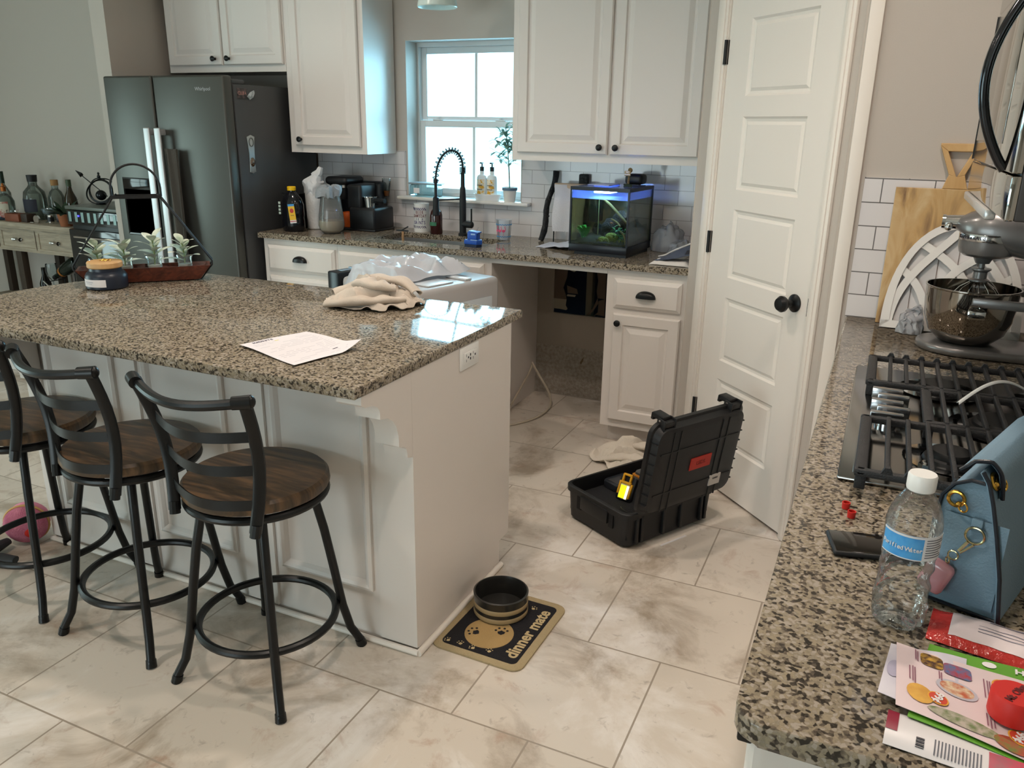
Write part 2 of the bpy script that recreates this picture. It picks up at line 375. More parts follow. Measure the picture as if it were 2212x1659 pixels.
# lower wall of the dishwasher bay: bare dirty drywall, opening cut to the studs
b = MB(); b.box(-.834, -.003, .005, -.20, .0, .30)
struct('bare_drywall', b, mat('dirty_drywall', '#a79f94', .9, col2='#8c8378', nscale=60, bump=.6, bscale=240), wb, smooth=False)
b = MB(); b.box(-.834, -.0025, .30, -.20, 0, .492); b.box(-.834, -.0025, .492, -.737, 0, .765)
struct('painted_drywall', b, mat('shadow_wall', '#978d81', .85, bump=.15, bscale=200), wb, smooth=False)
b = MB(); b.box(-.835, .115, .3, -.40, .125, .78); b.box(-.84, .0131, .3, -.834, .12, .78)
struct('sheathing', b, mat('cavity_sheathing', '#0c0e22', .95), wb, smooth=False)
b = MB(); b.box(-.556, .04, .30, -.520, .09, .77, .002); struct('stud', b, mat('stud_wood', '#6a6252', .9), wb)
for pts in ([(-.737, .765), (-.655, .765), (-.662, .70), (-.682, .64), (-.665, .60), (-.66, .575), (-.737, .575)], [(-.737, .575), (-.66, .575), (-.664, .54), (-.652, .52), (-.66, .512), (-.70, .516), (-.737, .516)],
            [(-.66, .655), (-.60, .64), (-.592, .612), (-.655, .612)], [(-.655, .605), (-.605, .605), (-.61, .594), (-.66, .594)], [(-.645, .742), (-.62, .735), (-.585, .757), (-.61, .76)],
            [(-.49, .765), (-.43, .765), (-.43, .60), (-.475, .60), (-.482, .64), (-.476, .70)], [(-.475, .60), (-.50, .54), (-.54, .495), (-.527, .495), (-.50, .52), (-.47, .57)],
            [(-.468, .585), (-.43, .60), (-.43, .50), (-.478, .505), (-.516, .476), (-.470, .52)]):
    b = MB(T(0, .006, 0) @ R(90, 'X')); b.prism([(x, z) for x, z in pts], -.004, 0); struct('torn_drywall', b, mat('torn_paper' + ('b' if pts[0][1] in (.575, .605, .742) else ''), '#8f8675' if pts[0][1] in (.575, .605, .742) else '#5f5145', .95), wb, smooth=False)
b = MB(T(0, .001, 0)); b.prism([(0, 0), (.012, .02), (.016, .045), (.006, .034), (-.006, .01)], 0, .003, T(-.553, -.003, .205) @ R(90, 'X')); struct('gouge', b, mat('gouge', '#6b5e4b', 1), wb)
# other walls
b = MB(); b.box(-6.62, -9.12, 0, -6.5, -5.4, CEIL); b.box(-6.62, -2.7, 0, -6.5, 0, CEIL); b.box(-6.62, -5.4, 2.3, -6.5, -2.7, CEIL); b.box(-6.62, -5.4, 0, -6.5, -2.7, .25); struct('wall_left', b, WALL, smooth=False)
b = MB(); b.box(-6.5, -9.12, 0, -4.4, -9, CEIL); b.box(-.8, -9.12, 0, 1.5, -9, CEIL); b.box(-4.4, -9.12, 2.2, -.8, -9, CEIL); struct('wall_front', b, WALL, smooth=False)
b = MB(); b.box(1.5, -9.12, 0, 1.62, 0, CEIL); struct('wall_right', b, WALL, smooth=False)
b = MB(); b.box(-3.35, -.69, 0, -3.235, 0, CEIL); struct('wall_alcove', b, WALL, smooth=False)
# pantry: diagonal wall with a five-panel door
PA = V((.16, -.65, 0)); PM = frame_mat(PA, (.6989, -.7152, 0), (.7152, .6989, 0), (0, 0, 1))
b = MB(); b.box(.16, -.655, 0, .26, 0, CEIL)
b.T = PM; b.box(0, 0, 0, .15, .11, CEIL); b.box(.81, 0, 0, .888, .11, CEIL); b.box(.15, 0, 2.045, .81, .11, CEIL); struct('wall_pantry', b, WALL, smooth=False)
b = MB(); b.box(.781, -1.29, 0, 1.5, -1.19, CEIL); struct('wall_range', b, WALL, smooth=False)
b = MB(PM)
for x0, x1 in ((.082, .150), (.810, .856)):
    b.box(x0, -.013, 0, x1, 0, 2.11, .003); b.box(x0 + .012, -.018, 0, x1 - .014, -.008, 2.10, .004)
b.box(.082, -.013, 2.045, .856, 0, 2.115, .003); b.box(.150, -.006, 0, .155, .07, 2.045); b.box(.805, -.006, 0, .81, .07, 2.045)
struct('trim_1', b, TRIM)
b = MB(); b.box(.790, -1.303, 0, .832, -1.29, 2.3, .003); struct('trim_2', b, TRIM)
b = MB(PM); b.box(.156, .012, .012, .805, .045, 2.04)
D0, D1 = .156, .805; P0, P1 = .296, .672
PZ = [(.227, .497), (.578, .849), (.932, 1.208), (1.285, 1.562), (1.636, 1.913)]
b.box(D0, 0, .012, P0, .012, 2.04); b.box(P1, 0, .012, D1, .012, 2.04)
zz = [.012] + [q for z in PZ for q in z] + [2.04]
for a, c in zip(zz[::2], zz[1::2]): b.box(P0, 0, a, P1, .012, c)
for z0, z1 in PZ: b.rings(P0, P1, z0, z1, 0, [(0, 0), (.008, .007), (.018, .009), (.030, .003), (.042, .003)])
dr = struct('door_1', b, mat('door_paint', '#e5ded6', .38), smooth=False)
for hz in (.322, 1.061, 1.803):
    b = MB(PM); b.cyl((.151, -.010, hz - .045), (.151, -.010, hz + .045), .0075, n=10); b.box(.140, -.0045, hz - .045, .151, -.001, hz + .045); b.box(.151, -.002, hz - .045, .160, .002, hz + .045)
    b.build('door_hinge', BLKM, dr)
b = MB(PM); b.lathe([(0, 0), (.033, 0), (.033, .006), (.024, .012), (.012, .016), (.011, .034), (.020, .040), (.029, .052), (.030, .062), (.022, .074), (0, .078)], 28, (.728, 0, .914), R(90, 'X')); b.build('door_knob', BLK, dr)
b = MB(PM); b.box(.796, -.0015, .88, .8055, .002, .945); b.build('strike_plate', BLKM, dr)
# backsplash tile
TILE = brick_mat('subway_tile', '#d5d2d2', '#cfccce', '#a09c9c', .1495, .075, .0016, .5, .09, axes='xz', bump=.6, org=(-.0615 - .1495 * 10, .906))
b = MB(); b.box(-2.335, -.008, .884, -1.70, 0, 1.36); b.box(-1.70, -.008, .884, -.945, 0, 1.085); b.box(-.945, -.008, .884, .16, 0, 1.36)
struct('trim_3', b, TILE, smooth=False)
TILE2 = brick_mat('subway_tile_range', '#dcd8d8', '#d6d2d4', '#6f6b6b', .1525, .0762, .0018, .5, .12, axes='xz', bump=.6, org=(.849 - .1525 * 10 + .052, .914))
b = MB(); b.box(.849, -1.299, .884, 1.5, -1.29, 1.371); b.box(.846, -1.2995, .914, .849, -1.29, 1.374); b.box(.846, -1.2995, 1.371, 1.5, -1.29, 1.374); struct('trim_4', b, TILE2, smooth=False)
# sink window
VIN = mat('window_vinyl', '#d9dcdc', .35)
b = MB()
b.box(WX0, .12, WZ0, WX0 + .014, .185, WZ1); b.box(WX1 - .014, .12, WZ0, WX1, .185, WZ1); b.box(WX0 + .014, .12, WZ1 - .024, WX1 - .014, .185, WZ1); b.box(WX0 + .014, .12, WZ0, WX1 - .014, .185, WZ0 + .012)
wn1 = struct('window_1', b, VIN, smooth=False)
for nm, z0, z1, y in (('upper_sash', 1.527, 1.936, .152), ('lower_sash', 1.117, 1.533, .126)):
    x0, x1 = WX0 + .014, WX1 - .014; b = MB(); w = .034
    b.box(x0, y, z0, x0 + w, y + .022, z1, .003); b.box(x1 - w, y, z0, x1, y + .022, z1, .003); b.box(x0 + w, y, z0, x1 - w, y + .022, z0 + .03, .003); b.box(x0 + w, y, z1 - .036, x1 - w, y + .022, z1, .003)
    sa = b.build(nm, VIN, wn1, smooth=False)
    xm = (x0 + x1) / 2 + .004
    b = MB(); b.box(xm - .008, y + .006, z0 + .03, xm + .008, y + .016, z1 - .036); b.build('muntin', VIN, sa, smooth=False)
    b = MB(); b.box(x0 + w, y + .010, z0 + .03, x1 - w, y + .012, z1 - .036); b.build('pane', GLASS, sa, smooth=False)
for x in (-1.56, -1.15):
    b = MB(); b.box(x - .03, .128, 1.533, x + .03, .150, 1.541, .003); b.cyl((x, .138, 1.541), (x, .138, 1.551), .009); b.build('sash_lock', VIN, wn1)
b = MB(); b.box(-1.735, -.062, 1.085, -.885, 0, 1.104, .006); b.box(WX0, -.005, 1.085, WX1, .125, 1.1045); struct('window_sill', b, mat('sill_paint', '#dedbd4', .35), wn1)
# dining window and patio glass (behind the camera; they light the room and show in reflections)
b = MB(); 
for y in (-5.4, -4.05, -2.76): b.box(-6.6, y, .25, -6.52, y + .06, 2.3)
for z in (.25, 1.25, 2.24): b.box(-6.6, -5.4, z, -6.52, -2.7, z + .06)
struct('window_2', b, VIN, smooth=False)
b = MB()
for x in (-4.4, -2.64, -.9): b.box(x, -9.1, 0, x + .09, -9.03, 2.2)
for z in (0, 2.1): b.box(-4.4, -9.1, z, -.8, -9.03, z + .1)
struct('door_2', b, VIN, smooth=False)
b = MB(); b.box(-6.5, -.014, 0, -3.35, 0, .11, .003); struct('baseboard_back', b, TRIM)
# recessed ceiling lamps
for i, (x, y) in enumerate(CANS):
    t = thing('recessed_light', 'round white recessed ceiling light ' + ['over the front edge of the island', 'over the aisle by the cooktop', 'over the fridge end of the island', 'nearest the camera on the cooktop side', 'over the stools'][i], 'ceiling light', (x, y, CEIL), group='recessed ceiling lights')
    b = MB(); b.lathe([(.055, 0), (.085, -.006), (.088, 0)], 32, (x, y, CEIL - .0005)); b.build('trim_ring', WHITE, t)
    b = MB(); b.lathe([(0, -.001), (.055, -.001)], 32, (x, y, CEIL - .001)); b.build('lens', mat('lamp_lens', '#ffe6c4', .5, emis=10), t)
    d = bpy.data.lights.new('can_light', 'AREA'); d.shape = 'DISK'; d.size = .11; d.energy = CAN_W; d.color = CAN_C; d.spread = rad(150)
    o = bpy.data.objects.new('can_light', d); COL.objects.link(o); o.parent = t; o.location = (0, 0, -.012)
# ================================================================= CABINETS
APR = .026
def unit(name, label, loc, cat='cabinet', group=None): return thing(name, label, cat, loc, 0, group)
# back run
t = unit('base_cabinet', 'white drawer base cabinet between refrigerator and sink cabinet', (-2.27, -.61, 0), group='white base cabinets of the window wall')
b = MB(); b.box(-2.283, -.61, .1, -1.775, -.002, .884); b.box(-2.27, -.535, 0, -1.775, -.01, .1); b.build('body', CAB, t, smooth=False)
for n, z0, z1 in (('drawer', .700, .848), ('drawer', .41, .672), ('drawer', .125, .385)):
    dw = door(-2.252, -1.788, z0, z1, -.61, t, n, prof=DRAWP); cup_pull(-2.02, -.629, (z0 + z1) / 2 + .002, dw)
t = unit('sink_cabinet', 'white sink base cabinet with plain false front under the window', (-1.3, -.61, 0), group='white base cabinets of the window wall')
b = MB(); b.box(-1.774, -.61, .1, -.835, -.59, .884); b.box(-1.774, -.59, .1, -1.755, -.002, .884); b.box(-.853, -.59, .1, -.835, -.002, .884); b.box(-1.755, -.59, .1, -.853, -.002, .12); b.box(-1.755, -.02, .12, -.853, -.002, .884)
b.box(-1.774, -.535, 0, -.837, -.01, .1); b.build('body', CAB, t, smooth=False)
door(-1.762, -1.335, .700, .848, -.61, t, 'false_front', prof=DRAWP); door(-1.31, -.875, .700, .848, -.61, t, 'false_front', prof=DRAWP)
for x0, x1, kx in ((-1.762, -1.335, -1.36), (-1.31, -.875, -1.285)): d_ = door(x0, x1, .125, .672, -.61, t); knob(kx, -.629, .63, d_)
b = MB(); b.box(-.835, -.612, .857, -.228, -.592, .884); b.build('rail', CAB, unit('counter_rail', 'painted rail under the counter edge across the empty dishwasher bay', (-.53, -.6, .857), 'rail'), smooth=False)
t = unit('base_cabinet', 'narrow white base cabinet with one drawer and one door beside the pantry door', (0, -.61, 0), group='white base cabinets of the window wall')
b = MB(); b.box(-.228, -.61, .1, .158, -.002, .884); b.box(-.21, -.53, 0, .158, -.01, .1); b.build('body', CAB, t, smooth=False)
dw = door(-.190, .132, .700, .841, -.61, t, 'drawer', prof=DRAWP); cup_pull(-.032, -.629, .772, dw)
dd = door(-.186, .135, .140, .673, -.61, t); knob(-.157, -.629, .632, dd)
# back counter with sink cut-out
SX0, SX1, SY0, SY1 = -1.61, -.945, -.505, -.195
b = MB(); r = .03
y0, y1 = -.636, -.009
def slab(b, x0, yy0, x1, yy1): b.box(x0, yy0, .884, x1, yy1, .914)
slab(b, -2.303, y0, SX0, y1); slab(b, SX1, y0, .158, y1); slab(b, SX0, y0, SX1, SY0); slab(b, SX0, SY1, SX1, y1)
bmesh.ops.remove_doubles(b.bm, verts=b.bm.verts, dist=1e-5)
b.build('countertop', GRAN, smooth=False, label='speckled granite countertop along the window wall with sink cut-out', cat='countertop')
t = thing('kitchen_sink', 'stainless undermount sink set into the granite below the window', 'sink', ((SX0 + SX1) / 2, (SY0 + SY1) / 2, .70))
b = MB(); b.box(SX0, SY0, .70, SX1, SY1, .705)
for q in ((SX0 - .004, SY0, SX0, SY1), (SX1, SY0, SX1 + .004, SY1), (SX0, SY0 - .004, SX1, SY0), (SX0, SY1, SX1, SY1 + .004)): b.box(q[0], q[1], .70, q[2], q[3], .8835)
b.build('basin', STEEL, t, smooth=False)
b = MB(); b.lathe([(.0, .707), (.03, .707), (.045, .709), (.045, .705)], 24, (-1.28, -.35, 0)); b.build('drain', CHROME, t)
# uppers
def upper(label, x0, x1, z0, z1, doors, y=-.307, group='white upper cabinets'):
    t = unit('wall_cabinet', label, ((x0 + x1) / 2, y, z0), group=group)
    b = MB(); b.box(x0, y, z0, x1, -.0005 if z0 > 1.6 else -.0085, z1, .0); b.build('body', CAB, t, smooth=False)
    for dx0, dx1, kx in doors:
        d_ = door(dx0, dx1, z0 + .038, z1 - .03, y, t); knob(kx, y - .019, z0 + .073, d_)
upper('short white two-door cabinet above the refrigerator', -3.18, -2.292, 1.785, 2.45, [(-3.165, -2.745, -2.797), (-2.735, -2.30, -2.690)])
upper('tall white one-door cabinet left of the window', -2.290, -1.762, 1.345, 2.45, [(-2.245, -1.795, -2.202)])
upper('wide white two-door cabinet right of the window above the aquarium', -.871, .100, 1.345, 2.45, [(-.838, -.356, -.390), (-.343, .088, -.308)])
b = MB(); b.box(.1005, -.29, 1.345, .1595, -.0085, 2.45); b.build('filler_strip', CAB, unit('cabinet_filler', 'narrow painted filler strip between the right upper cabinet and pantry wall', (.13, -.29, 1.345), 'filler'), smooth=False)
# ================================================================= ISLAND
t = unit('kitchen_island', 'white panelled kitchen island base with scrolled corbels', (-.95, -2.15, 0), 'kitchen island')
IX0, IX1, IY0, IY1 = -1.76, -.168, -2.46, -1.828
b = MB(); b.box(IX0, IY0, .1, IX1, IY1, .884); b.box(IX0, IY0, 0, IX1, IY1 - .075, .1)
b.build('body', CAB, t, smooth=False)
P3 = [(0, 0), (0, -.012), (.016, -.016), (.024, -.008), (.030, 0)]
b = MB()
for x0, x1 in ((-1.655, -1.315), (-1.185, -.845), (-.665, -.320)):
    b.rings(x0, x1, .17, .842, IY0, [(0, .0), (.0, -.010), (.010, -.015), (.020, -.011), (.028, -.003), (.030, -.0005)])
b.build('panel_moulding', CAB, t, smooth=False)
b = MB()
for x0, x1 in ((-1.76, -1.685), (-1.290, -1.210), (-.815, -.69), (-.295, -.168)): b.box(x0, IY0 - .010, .02, x1, IY0, .884)
b.build('pilaster', CAB, t, smooth=False)
cp = [(-2.4705, .884), (-2.70, .884), (-2.70, .862), (-2.685, .852), (-2.672, .850)]
cp += [(-2.672 + .050 * sin(a) , .850 - .034 * (1 - cos(a))) for a in [rad(q) for q in (25, 50, 75, 90)]]
cp += [(-2.622 + .0, .800), (-2.610, .797)] + [(-2.610 + .072 * sin(rad(q)), .797 - .088 * (1 - cos(rad(q)))) for q in (20, 40, 60, 78, 90)]
cp += [(-2.538, .695), (-2.528, .690)] + [(-2.528 + .03 * sin(rad(q)), .690 - .03 * (1 - cos(rad(q)))) for q in (30, 60, 90)] + [(-2.498, .648), (-2.4705, .640)]
for x1 in (-.168, -1.672):
    b = MB(frame_mat((x1 - .075, 0, 0), (0, 1, 0), (0, 0, 1), (1, 0, 0))); b.prism(cp, 0, .075); b.build('corbel', CAB, t, ang=30)
b = MB(); b.tube([(IX0 - .0, IY0 - .018, .009), (IX1 + .008, IY0 - .018, .009)], .0095, 10); b.tube([(IX1 + .009, IY0 - .02, .009), (IX1 + .009, -1.905, .009)], .0105, 12)
b.build('shoe_moulding', TRIM, t)
t = thing('power_outlet', 'white double outlet plate on the end panel of the island', 'outlet', (-.168, -2.14, .847))
OM = frame_mat((-.168, -2.139, .847), (0, 1, 0), (0, 0, 1), (1, 0, 0))
b = MB(OM); b.box(-.060, -.0345, 0, .060, .0345, .005, .002); b.build('plate', WHITE, t)
b = MB(OM); b.box(-.040, -.017, .005, .040, .017, .0075, .001); b.build('receptacle', WHITE, t)
b = MB(OM)
for sx_ in (-.024, .020): b.box(sx_ - .004, .004, .0074, sx_ - .0025, .012, .008); b.box(sx_ - .004, -.012, .0074, sx_ - .0025, -.004, .008); b.box(sx_ + .007, -.003, .0074, sx_ + .013, .003, .008)
b.box(-.004, -.010, .0074, .002, -.002, .008); b.box(-.004, .002, .0074, .002, .010, .008)
b.build('slots', INK, t)
b = MB(); b.prism([(-.165, -2.730), (-.165, -1.747), (-1.63, -1.747), (-1.76, -1.935), (-1.885, -2.13), (-1.905, -2.26), (-1.905, -2.730)], .884, .914, bev=.005, seg=3)
b.build('island_countertop', GRAN, label='large speckled granite island top with a clipped far corner', cat='countertop', ang=22)
# ================================================================= RANGE SIDE
t = unit('base_cabinet', 'white base cabinet under the granite beside the camera, black knob on its front', (1.2, -3, 0), group='white base cabinets on the cooktop side')
b = MB(); b.box(.882, -3.44, .1, 1.498, -1.292, .884); b.box(.95, -3.42, 0, 1.498, -1.295, .1); b.build('body', CAB, t, smooth=False)
CM = frame_mat((.882, 0, 0), (0, -1, 0), (1, 0, 0), (0, 0, 1))
for i, (a, c) in enumerate(((1.31, 1.9), (1.91, 2.36), (2.37, 2.82), (2.83, 3.425))):
    b = MB(CM); b.rings(a, c, .70, .85, -.019, DRAWP, back=.019); dd = b.build('drawer', CAB, t, smooth=False)
    b = MB(CM); b.rings(a, c, .14, .675, -.019, DOORP, back=.019); b.build('door', CAB, t, smooth=False)
    b = MB(CM)
    if i == 3: 
        b.box(3.405, -.030, .845, 3.425, -.012, .872, .003)
        b.build('pull', BLK, dd)
b = MB()
def corner(cx, cy, r, a0, a1, n=5): return [(cx + r * cos(rad(a0 + (a1 - a0) * i / n)), cy + r * sin(rad(a0 + (a1 - a0) * i / n))) for i in range(n + 1)]
b.prism([(.849, -1.300)] + corner(.879, -3.442, .03, 180, 270) + [(1.499, -3.472), (1.499, -1.300)], .884, .914, bev=.006, seg=3)
b.build('range_countertop', GRAN, label='speckled granite countertop holding the cooktop and stand mixer', cat='countertop', ang=22)
# ================================================================= REFRIGERATOR
FX0, FX1, FD, FB = -3.215, -2.33, -.775, -.70
t = thing('refrigerator', 'dark stainless side-by-side refrigerator with through-door dispenser', 'refrigerator', (-2.77, -.4, 0))
FSID = mat('fridge_side', '#4b4c4d', .45, .4, bump=.05, bscale=500)
b = MB(); b.box(FX0 + .01, FB, .03, FX1, -.03, 1.70, .004); b.box(FX0 + .03, -.66, 0, FX1 - .02, -.08, .03); b.build('body', FSID, t)
b = MB(); b.box(FX0 + .02, FB - .006, .06, FX1 - .01, FB, 1.72); b.build('gasket', BLKM, t)
b = MB(); b.box(FX1 - .14, -.72, 1.70, FX1 - .01, -.60, 1.725, .006); b.box(FX0 + .02, -.72, 1.70, FX0 + .14, -.60, 1.725, .006); b.build('hinge_cover', FSID, t)
def fdoor(x0, x1, nm):
    b = MB(); b.box(x0, FD, .05, x1, FB - .006, 1.742, .012, 3); return b.build(nm, BRUSH, t)
dl = fdoor(FX0, -2.846, 'freezer_door'); dr_ = fdoor(-2.836, FX1, 'fridge_door')
b = MB(); b.rings(-3.155, -2.885, .86, 1.19, FD - .004, [(0, 0), (.004, -.002), (.012, 0), (.016, .060)], back=.004); dp = b.build('dispenser', mat('dispenser_black', '#0c0d0f', .12), dl, smooth=False)
b = MB(); b.box(-3.05, FD + .01, 1.10, -2.985, FD + .055, 1.16, .004); b.box(-3.06, FD + .03, .93, -2.98, FD + .05, 1.08, .003); b.build('lever', BLKP, dp)
b = MB(); b.box(-3.15, FD - .008, 1.125, -2.89, FD - .002, 1.185, .002); b.build('control_panel', mat('panel_black', '#08090a', .08), dp)
for x in (-2.866, -2.786):
    b = MB(); b.box(x - .022, FD - .055, .56, x + .022, FD - .040, 1.470, .006, 3); b.box(x - .012, FD - .042, 1.43, x + .012, FD + .001, 1.462, .004); b.box(x - .012, FD - .042, .575, x + .012, FD + .001, .607, .004); b.build('handle', mat('satin_steel', '#c4c6c8', .42, .7), dl if x < -2.82 else dr_)
text('logo', 'Whirlpool', .026, T(-2.475, FD - .0006, 1.672) @ FACE, mat('logo_grey', '#9a9c9e', .4), dr_)
# towel on the handle
b = MB()
def tw(u, v):
    z = 1.36 - .80 * v; return (-2.745 + .075 * u * (1 + .5 * v) + .004 * sin(u * 16 + 2 * v), FD - .050 + .020 * sin(u * 9 + v * 2) + .004 * sin(u * 22), z)
b.sheet(tw, 24, 16, .003); b.build('dish_towel', mat('grey_towel', '#55544f', .95, bump=.6, bscale=400), label='dark grey dish towel hanging by the refrigerator handle', cat='towel')
# magnets on the side
SM = lambda y, z: frame_mat((FX1 + .0005, y, z), (0, 1, 0), (0, 0, 1), (1, 0, 0))
t2 = thing('picture_magnet', 'small dark square picture magnet high on the refrigerator side', 'magnet', (FX1, -.642, 1.655))
b = MB(SM(-.642, 1.655)); b.box(-.037, -.026, 0, .037, .026, .003, .001); b.build('plate', mat('magnet_dark', '#17181c', .35, col2='#5a4c4a', nscale=60), t2)
text('lettering', 'CLUB 4', .026, SM(-.642, 1.655) @ T(0, 0, .0032), mat('magnet_red', '#b9877f', .5), t2, sx=.75)
b = MB(SM(-.575, 1.648)); b.prism([(-.03, -.008), (-.012, -.024), (.014, -.012), (.030, .012), (.024, .026), (-.004, .016)], 0, .008, bev=.003); b.build('fish_magnet', mat('pearl', '#c9cfd2', .3, col2='#7f8a8c', nscale=70), label='pale shell-like magnet beside the dark square magnet', cat='magnet')
t2 = thing('bottle_opener', 'long silver magnetic bottle opener with two round recesses on the refrigerator side', 'bottle opener', (FX1, -.605, 1.34))
b = MB(SM(-.605, 1.34)); b.prism([(-.024, -.098), (0, -.106), (.024, -.098), (.020, -.05), (.021, 0), (.024, .05), (.030, .090), (0, .101), (-.030, .090), (-.024, .05), (-.020, 0), (-.020, -.05)], 0, .005, bev=.0015); b.build('plate', mat('satin_nickel', '#aeb4b4', .3, .8), t2)
b = MB(SM(-.605, 1.34)); b.lathe([(.022, 0), (.021, .008), (.018, .008), (.017, .003), (0, .003)], 24, (0, .062, 0), Matrix.Diagonal((.85, 1.15, 1, 1))); b.build('badge', mat('badge_grey', '#6c6f6c', .4, .6), t2)
b = MB(SM(-.605, 1.34)); b.ball((0, -.045, .002), (.020, .026, .013), 18, 10); b.build('opener_cup', mat('bronze_cup', '#8a7a6d', .15, 1), t2)
# ================================================================= BAR STOOLS
SEAT = wood('seat_wood', '#33261b', '#6f5337', '#4b3926', scale=(3, 22, 3), rough=.38, wave=2.2, dist=5)
def make_stool(label, x, y, rz, bx):
    t = thing('bar_stool', label, 'bar stool', (x, y, 0), 0, 'bar stools along the island')
    L = .186
    for sx_ in (-1, 1):
        for sy_ in (-1, 1):
            b = MB(T(x, y, 0)); k = .62
            pts = [(sx_ * L * q, sy_ * L * q, z) for q, z in ((.50, .548), (.56, .52), (.65, .41), (.73, .28), (.775, .20), (.805, .15), (.88, .07), (1.0, .012))]
            b.tube(pts, [.0125] * 8, 12); b.cyl((sx_ * L, sy_ * L, 0), (sx_ * L * .975, sy_ * L * .975, .022), .0155, .0145, 12); b.build('leg', BLK, t)
    b = MB(T(x, y, 0)); b.tube([(.1900 * cos(2 * pi * i / 48), .1900 * sin(2 * pi * i / 48), .165) for i in range(48)], .0115, 10, closed=True); b.build('foot_ring', BLK, t)
    b = MB(T(x, y, 0)); b.tube([(.183 * cos(2 * pi * i / 48), .183 * sin(2 * pi * i / 48), .556) for i in range(48)], .0115, 10, closed=True)
    b.box(-.17, -.02, .548, .17, .02, .556); b.box(-.02, -.17, .548, .02, .17, .556); b.lathe([(0, .525), (.09, .525), (.09, .548), (0, .548)], 20); b.build('seat_frame', BLK, t)
    b = MB(T(x, y, 0)); b.lathe([(0, .569), (.180, .569), (.192, .574), (.196, .583), (.194, .600), (.186, .608), (0, .609)], 48); b.build('seat', SEAT, t)
    M_ = T(x, y, 0) @ Matrix.Rotation(rz, 4, 'Z')
    def bp(s, k): # back post centreline, k 0 bottom .. 1 top
        zz = .550 + .352 * k; yy = -.178 + .030 * sin(k * pi) - .018 * k
        return V((s * (.138 + .042 * k) + bx * (1 - k), yy, zz))
    for s in (-1, 1):
        b = MB(M_); b.tube([bp(s, k / 10) for k in range(11)], .0125, 10, flat=(1.25, .8)); b.cyl(bp(s, 1) + V((s * .016, .006, 0)), bp(s, 1) + V((-s * .022, -.016, -.003)), .0172, .0160, 16); b.ball(bp(s, 1) + V((s * .012, .004, 0)), (.014, .015, .0165), 14, 8); b.cyl(bp(s, -.03), bp(s, .06), .014, n=10); b.build('back_post', BLK, t)
    b = MB(M_); A, B = bp(-1, .99), bp(1, .99)
    b.tube([A.lerp(B, k / 16) + V((0, -.052 * sin(pi * k / 16), -.016 * sin(pi * k / 16))) for k in range(17)], .0125, 10); b.build('top_rail', BLK, t)
    for kk, dp_ in ((.72, .052), (.46, .048), (.20, .042)):
        b = MB(M_); A, B = bp(-1, kk), bp(1, kk); H_ = .0135
        def fn(u, v): q = A.lerp(B, u) + V((0, -dp_ * sin(pi * u), -.010 * sin(pi * u))); return (q.x, q.y, q.z - H_ + 2 * H_ * v)
        b.sheet(fn, 18, 1, .003); b.build('back_slat', BLK, t)
    return t
make_stool('black metal bar stool with round wooden seat, nearest the island corner', -.530, -2.69, -.03, .022)
make_stool('middle black metal bar stool with round brown wooden seat', -1.015, -2.675, -.13, .045)
make_stool('black metal bar stool with wooden seat cut off by the left frame edge', -1.495, -2.66, .08, .01)
# ================================================================= DISHWASHER pulled out behind the island
DM = T(-1.055, -.985, 0) @ R(-15, 'Z')
t = thing('dishwasher', 'uninstalled grey dishwasher standing between the island and the sink', 'dishwasher', (-1.055, -.985, 0))
DWG = mat('dishwasher_grey', '#b4b0ae', .35)
b = MB(DM); b.box(-.225, -.262, .06, .305, .262, .835, .025, 3); b.box(-.21, -.25, 0, .28, .25, .06); b.build('tub', DWG, t)
b = MB(DM); b.box(-.312, -.270, .08, -.228, .270, .850, .008); b.build('door', mat('dishwasher_door', '#1d2024', .25, .3), t)
b = MB(DM); b.box(-.285, -.23, .8505, -.248, .23, .853, .001)
for y in (-.14, .12): b.box(-.308, y - .006, .8505, -.232, y + .006, .8545)
b.build('control_strip', mat('strip_silver', '#9fb4c4', .25, .6), t)
b = MB(DM); b.box(.17, -.18, .8355, .27, -.02, .843, .003); b.box(.15, .05, .8355, .28, .09, .846, .003); b.box(.3055, -.2, .3, .309, .2, .75, .001); b.build('bracket', mat('bracket_white', '#cfd4d8', .3), t)
b = MB(DM)
def wrap(u, v):
    x = -.18 + .36 * u; y = -.35 + .55 * v
    z = .868 + .050 * max(0, ridge(x * 7 + 3, y * 7)) + .020 * nz3(x * 16, y * 16, 2)
    e = min(u, 1 - u, v * .8, 1 - v) * 6; z = .842 + (z - .842) * min(1, .25 + e)
    if v < .16: z -= (.16 - v) * 1.6; 
    return (x + .025 * nz3(x * 8, y * 8, 5), y + .02 * nz3(x * 9, y * 9, 9), z)
b.sheet(wrap, 44, 44, .0015); b.build('plastic_bag', clear('bag_film', '#ffffff', .7, .15, milky=.9, milk='#f2f4fa', bump=.5, bscale=30), label='crumpled translucent white plastic bag draped over the dishwasher', cat='plastic bag')
b = MB(DM); b.cyl((-.262, -.02, .853), (-.262, -.02, .856), .018, n=20); b.build('yellow_sticker', mat('yellow_sticker', '#d8c02c', .5), label='small yellow round sticker on the dishwasher control edge', cat='sticker')
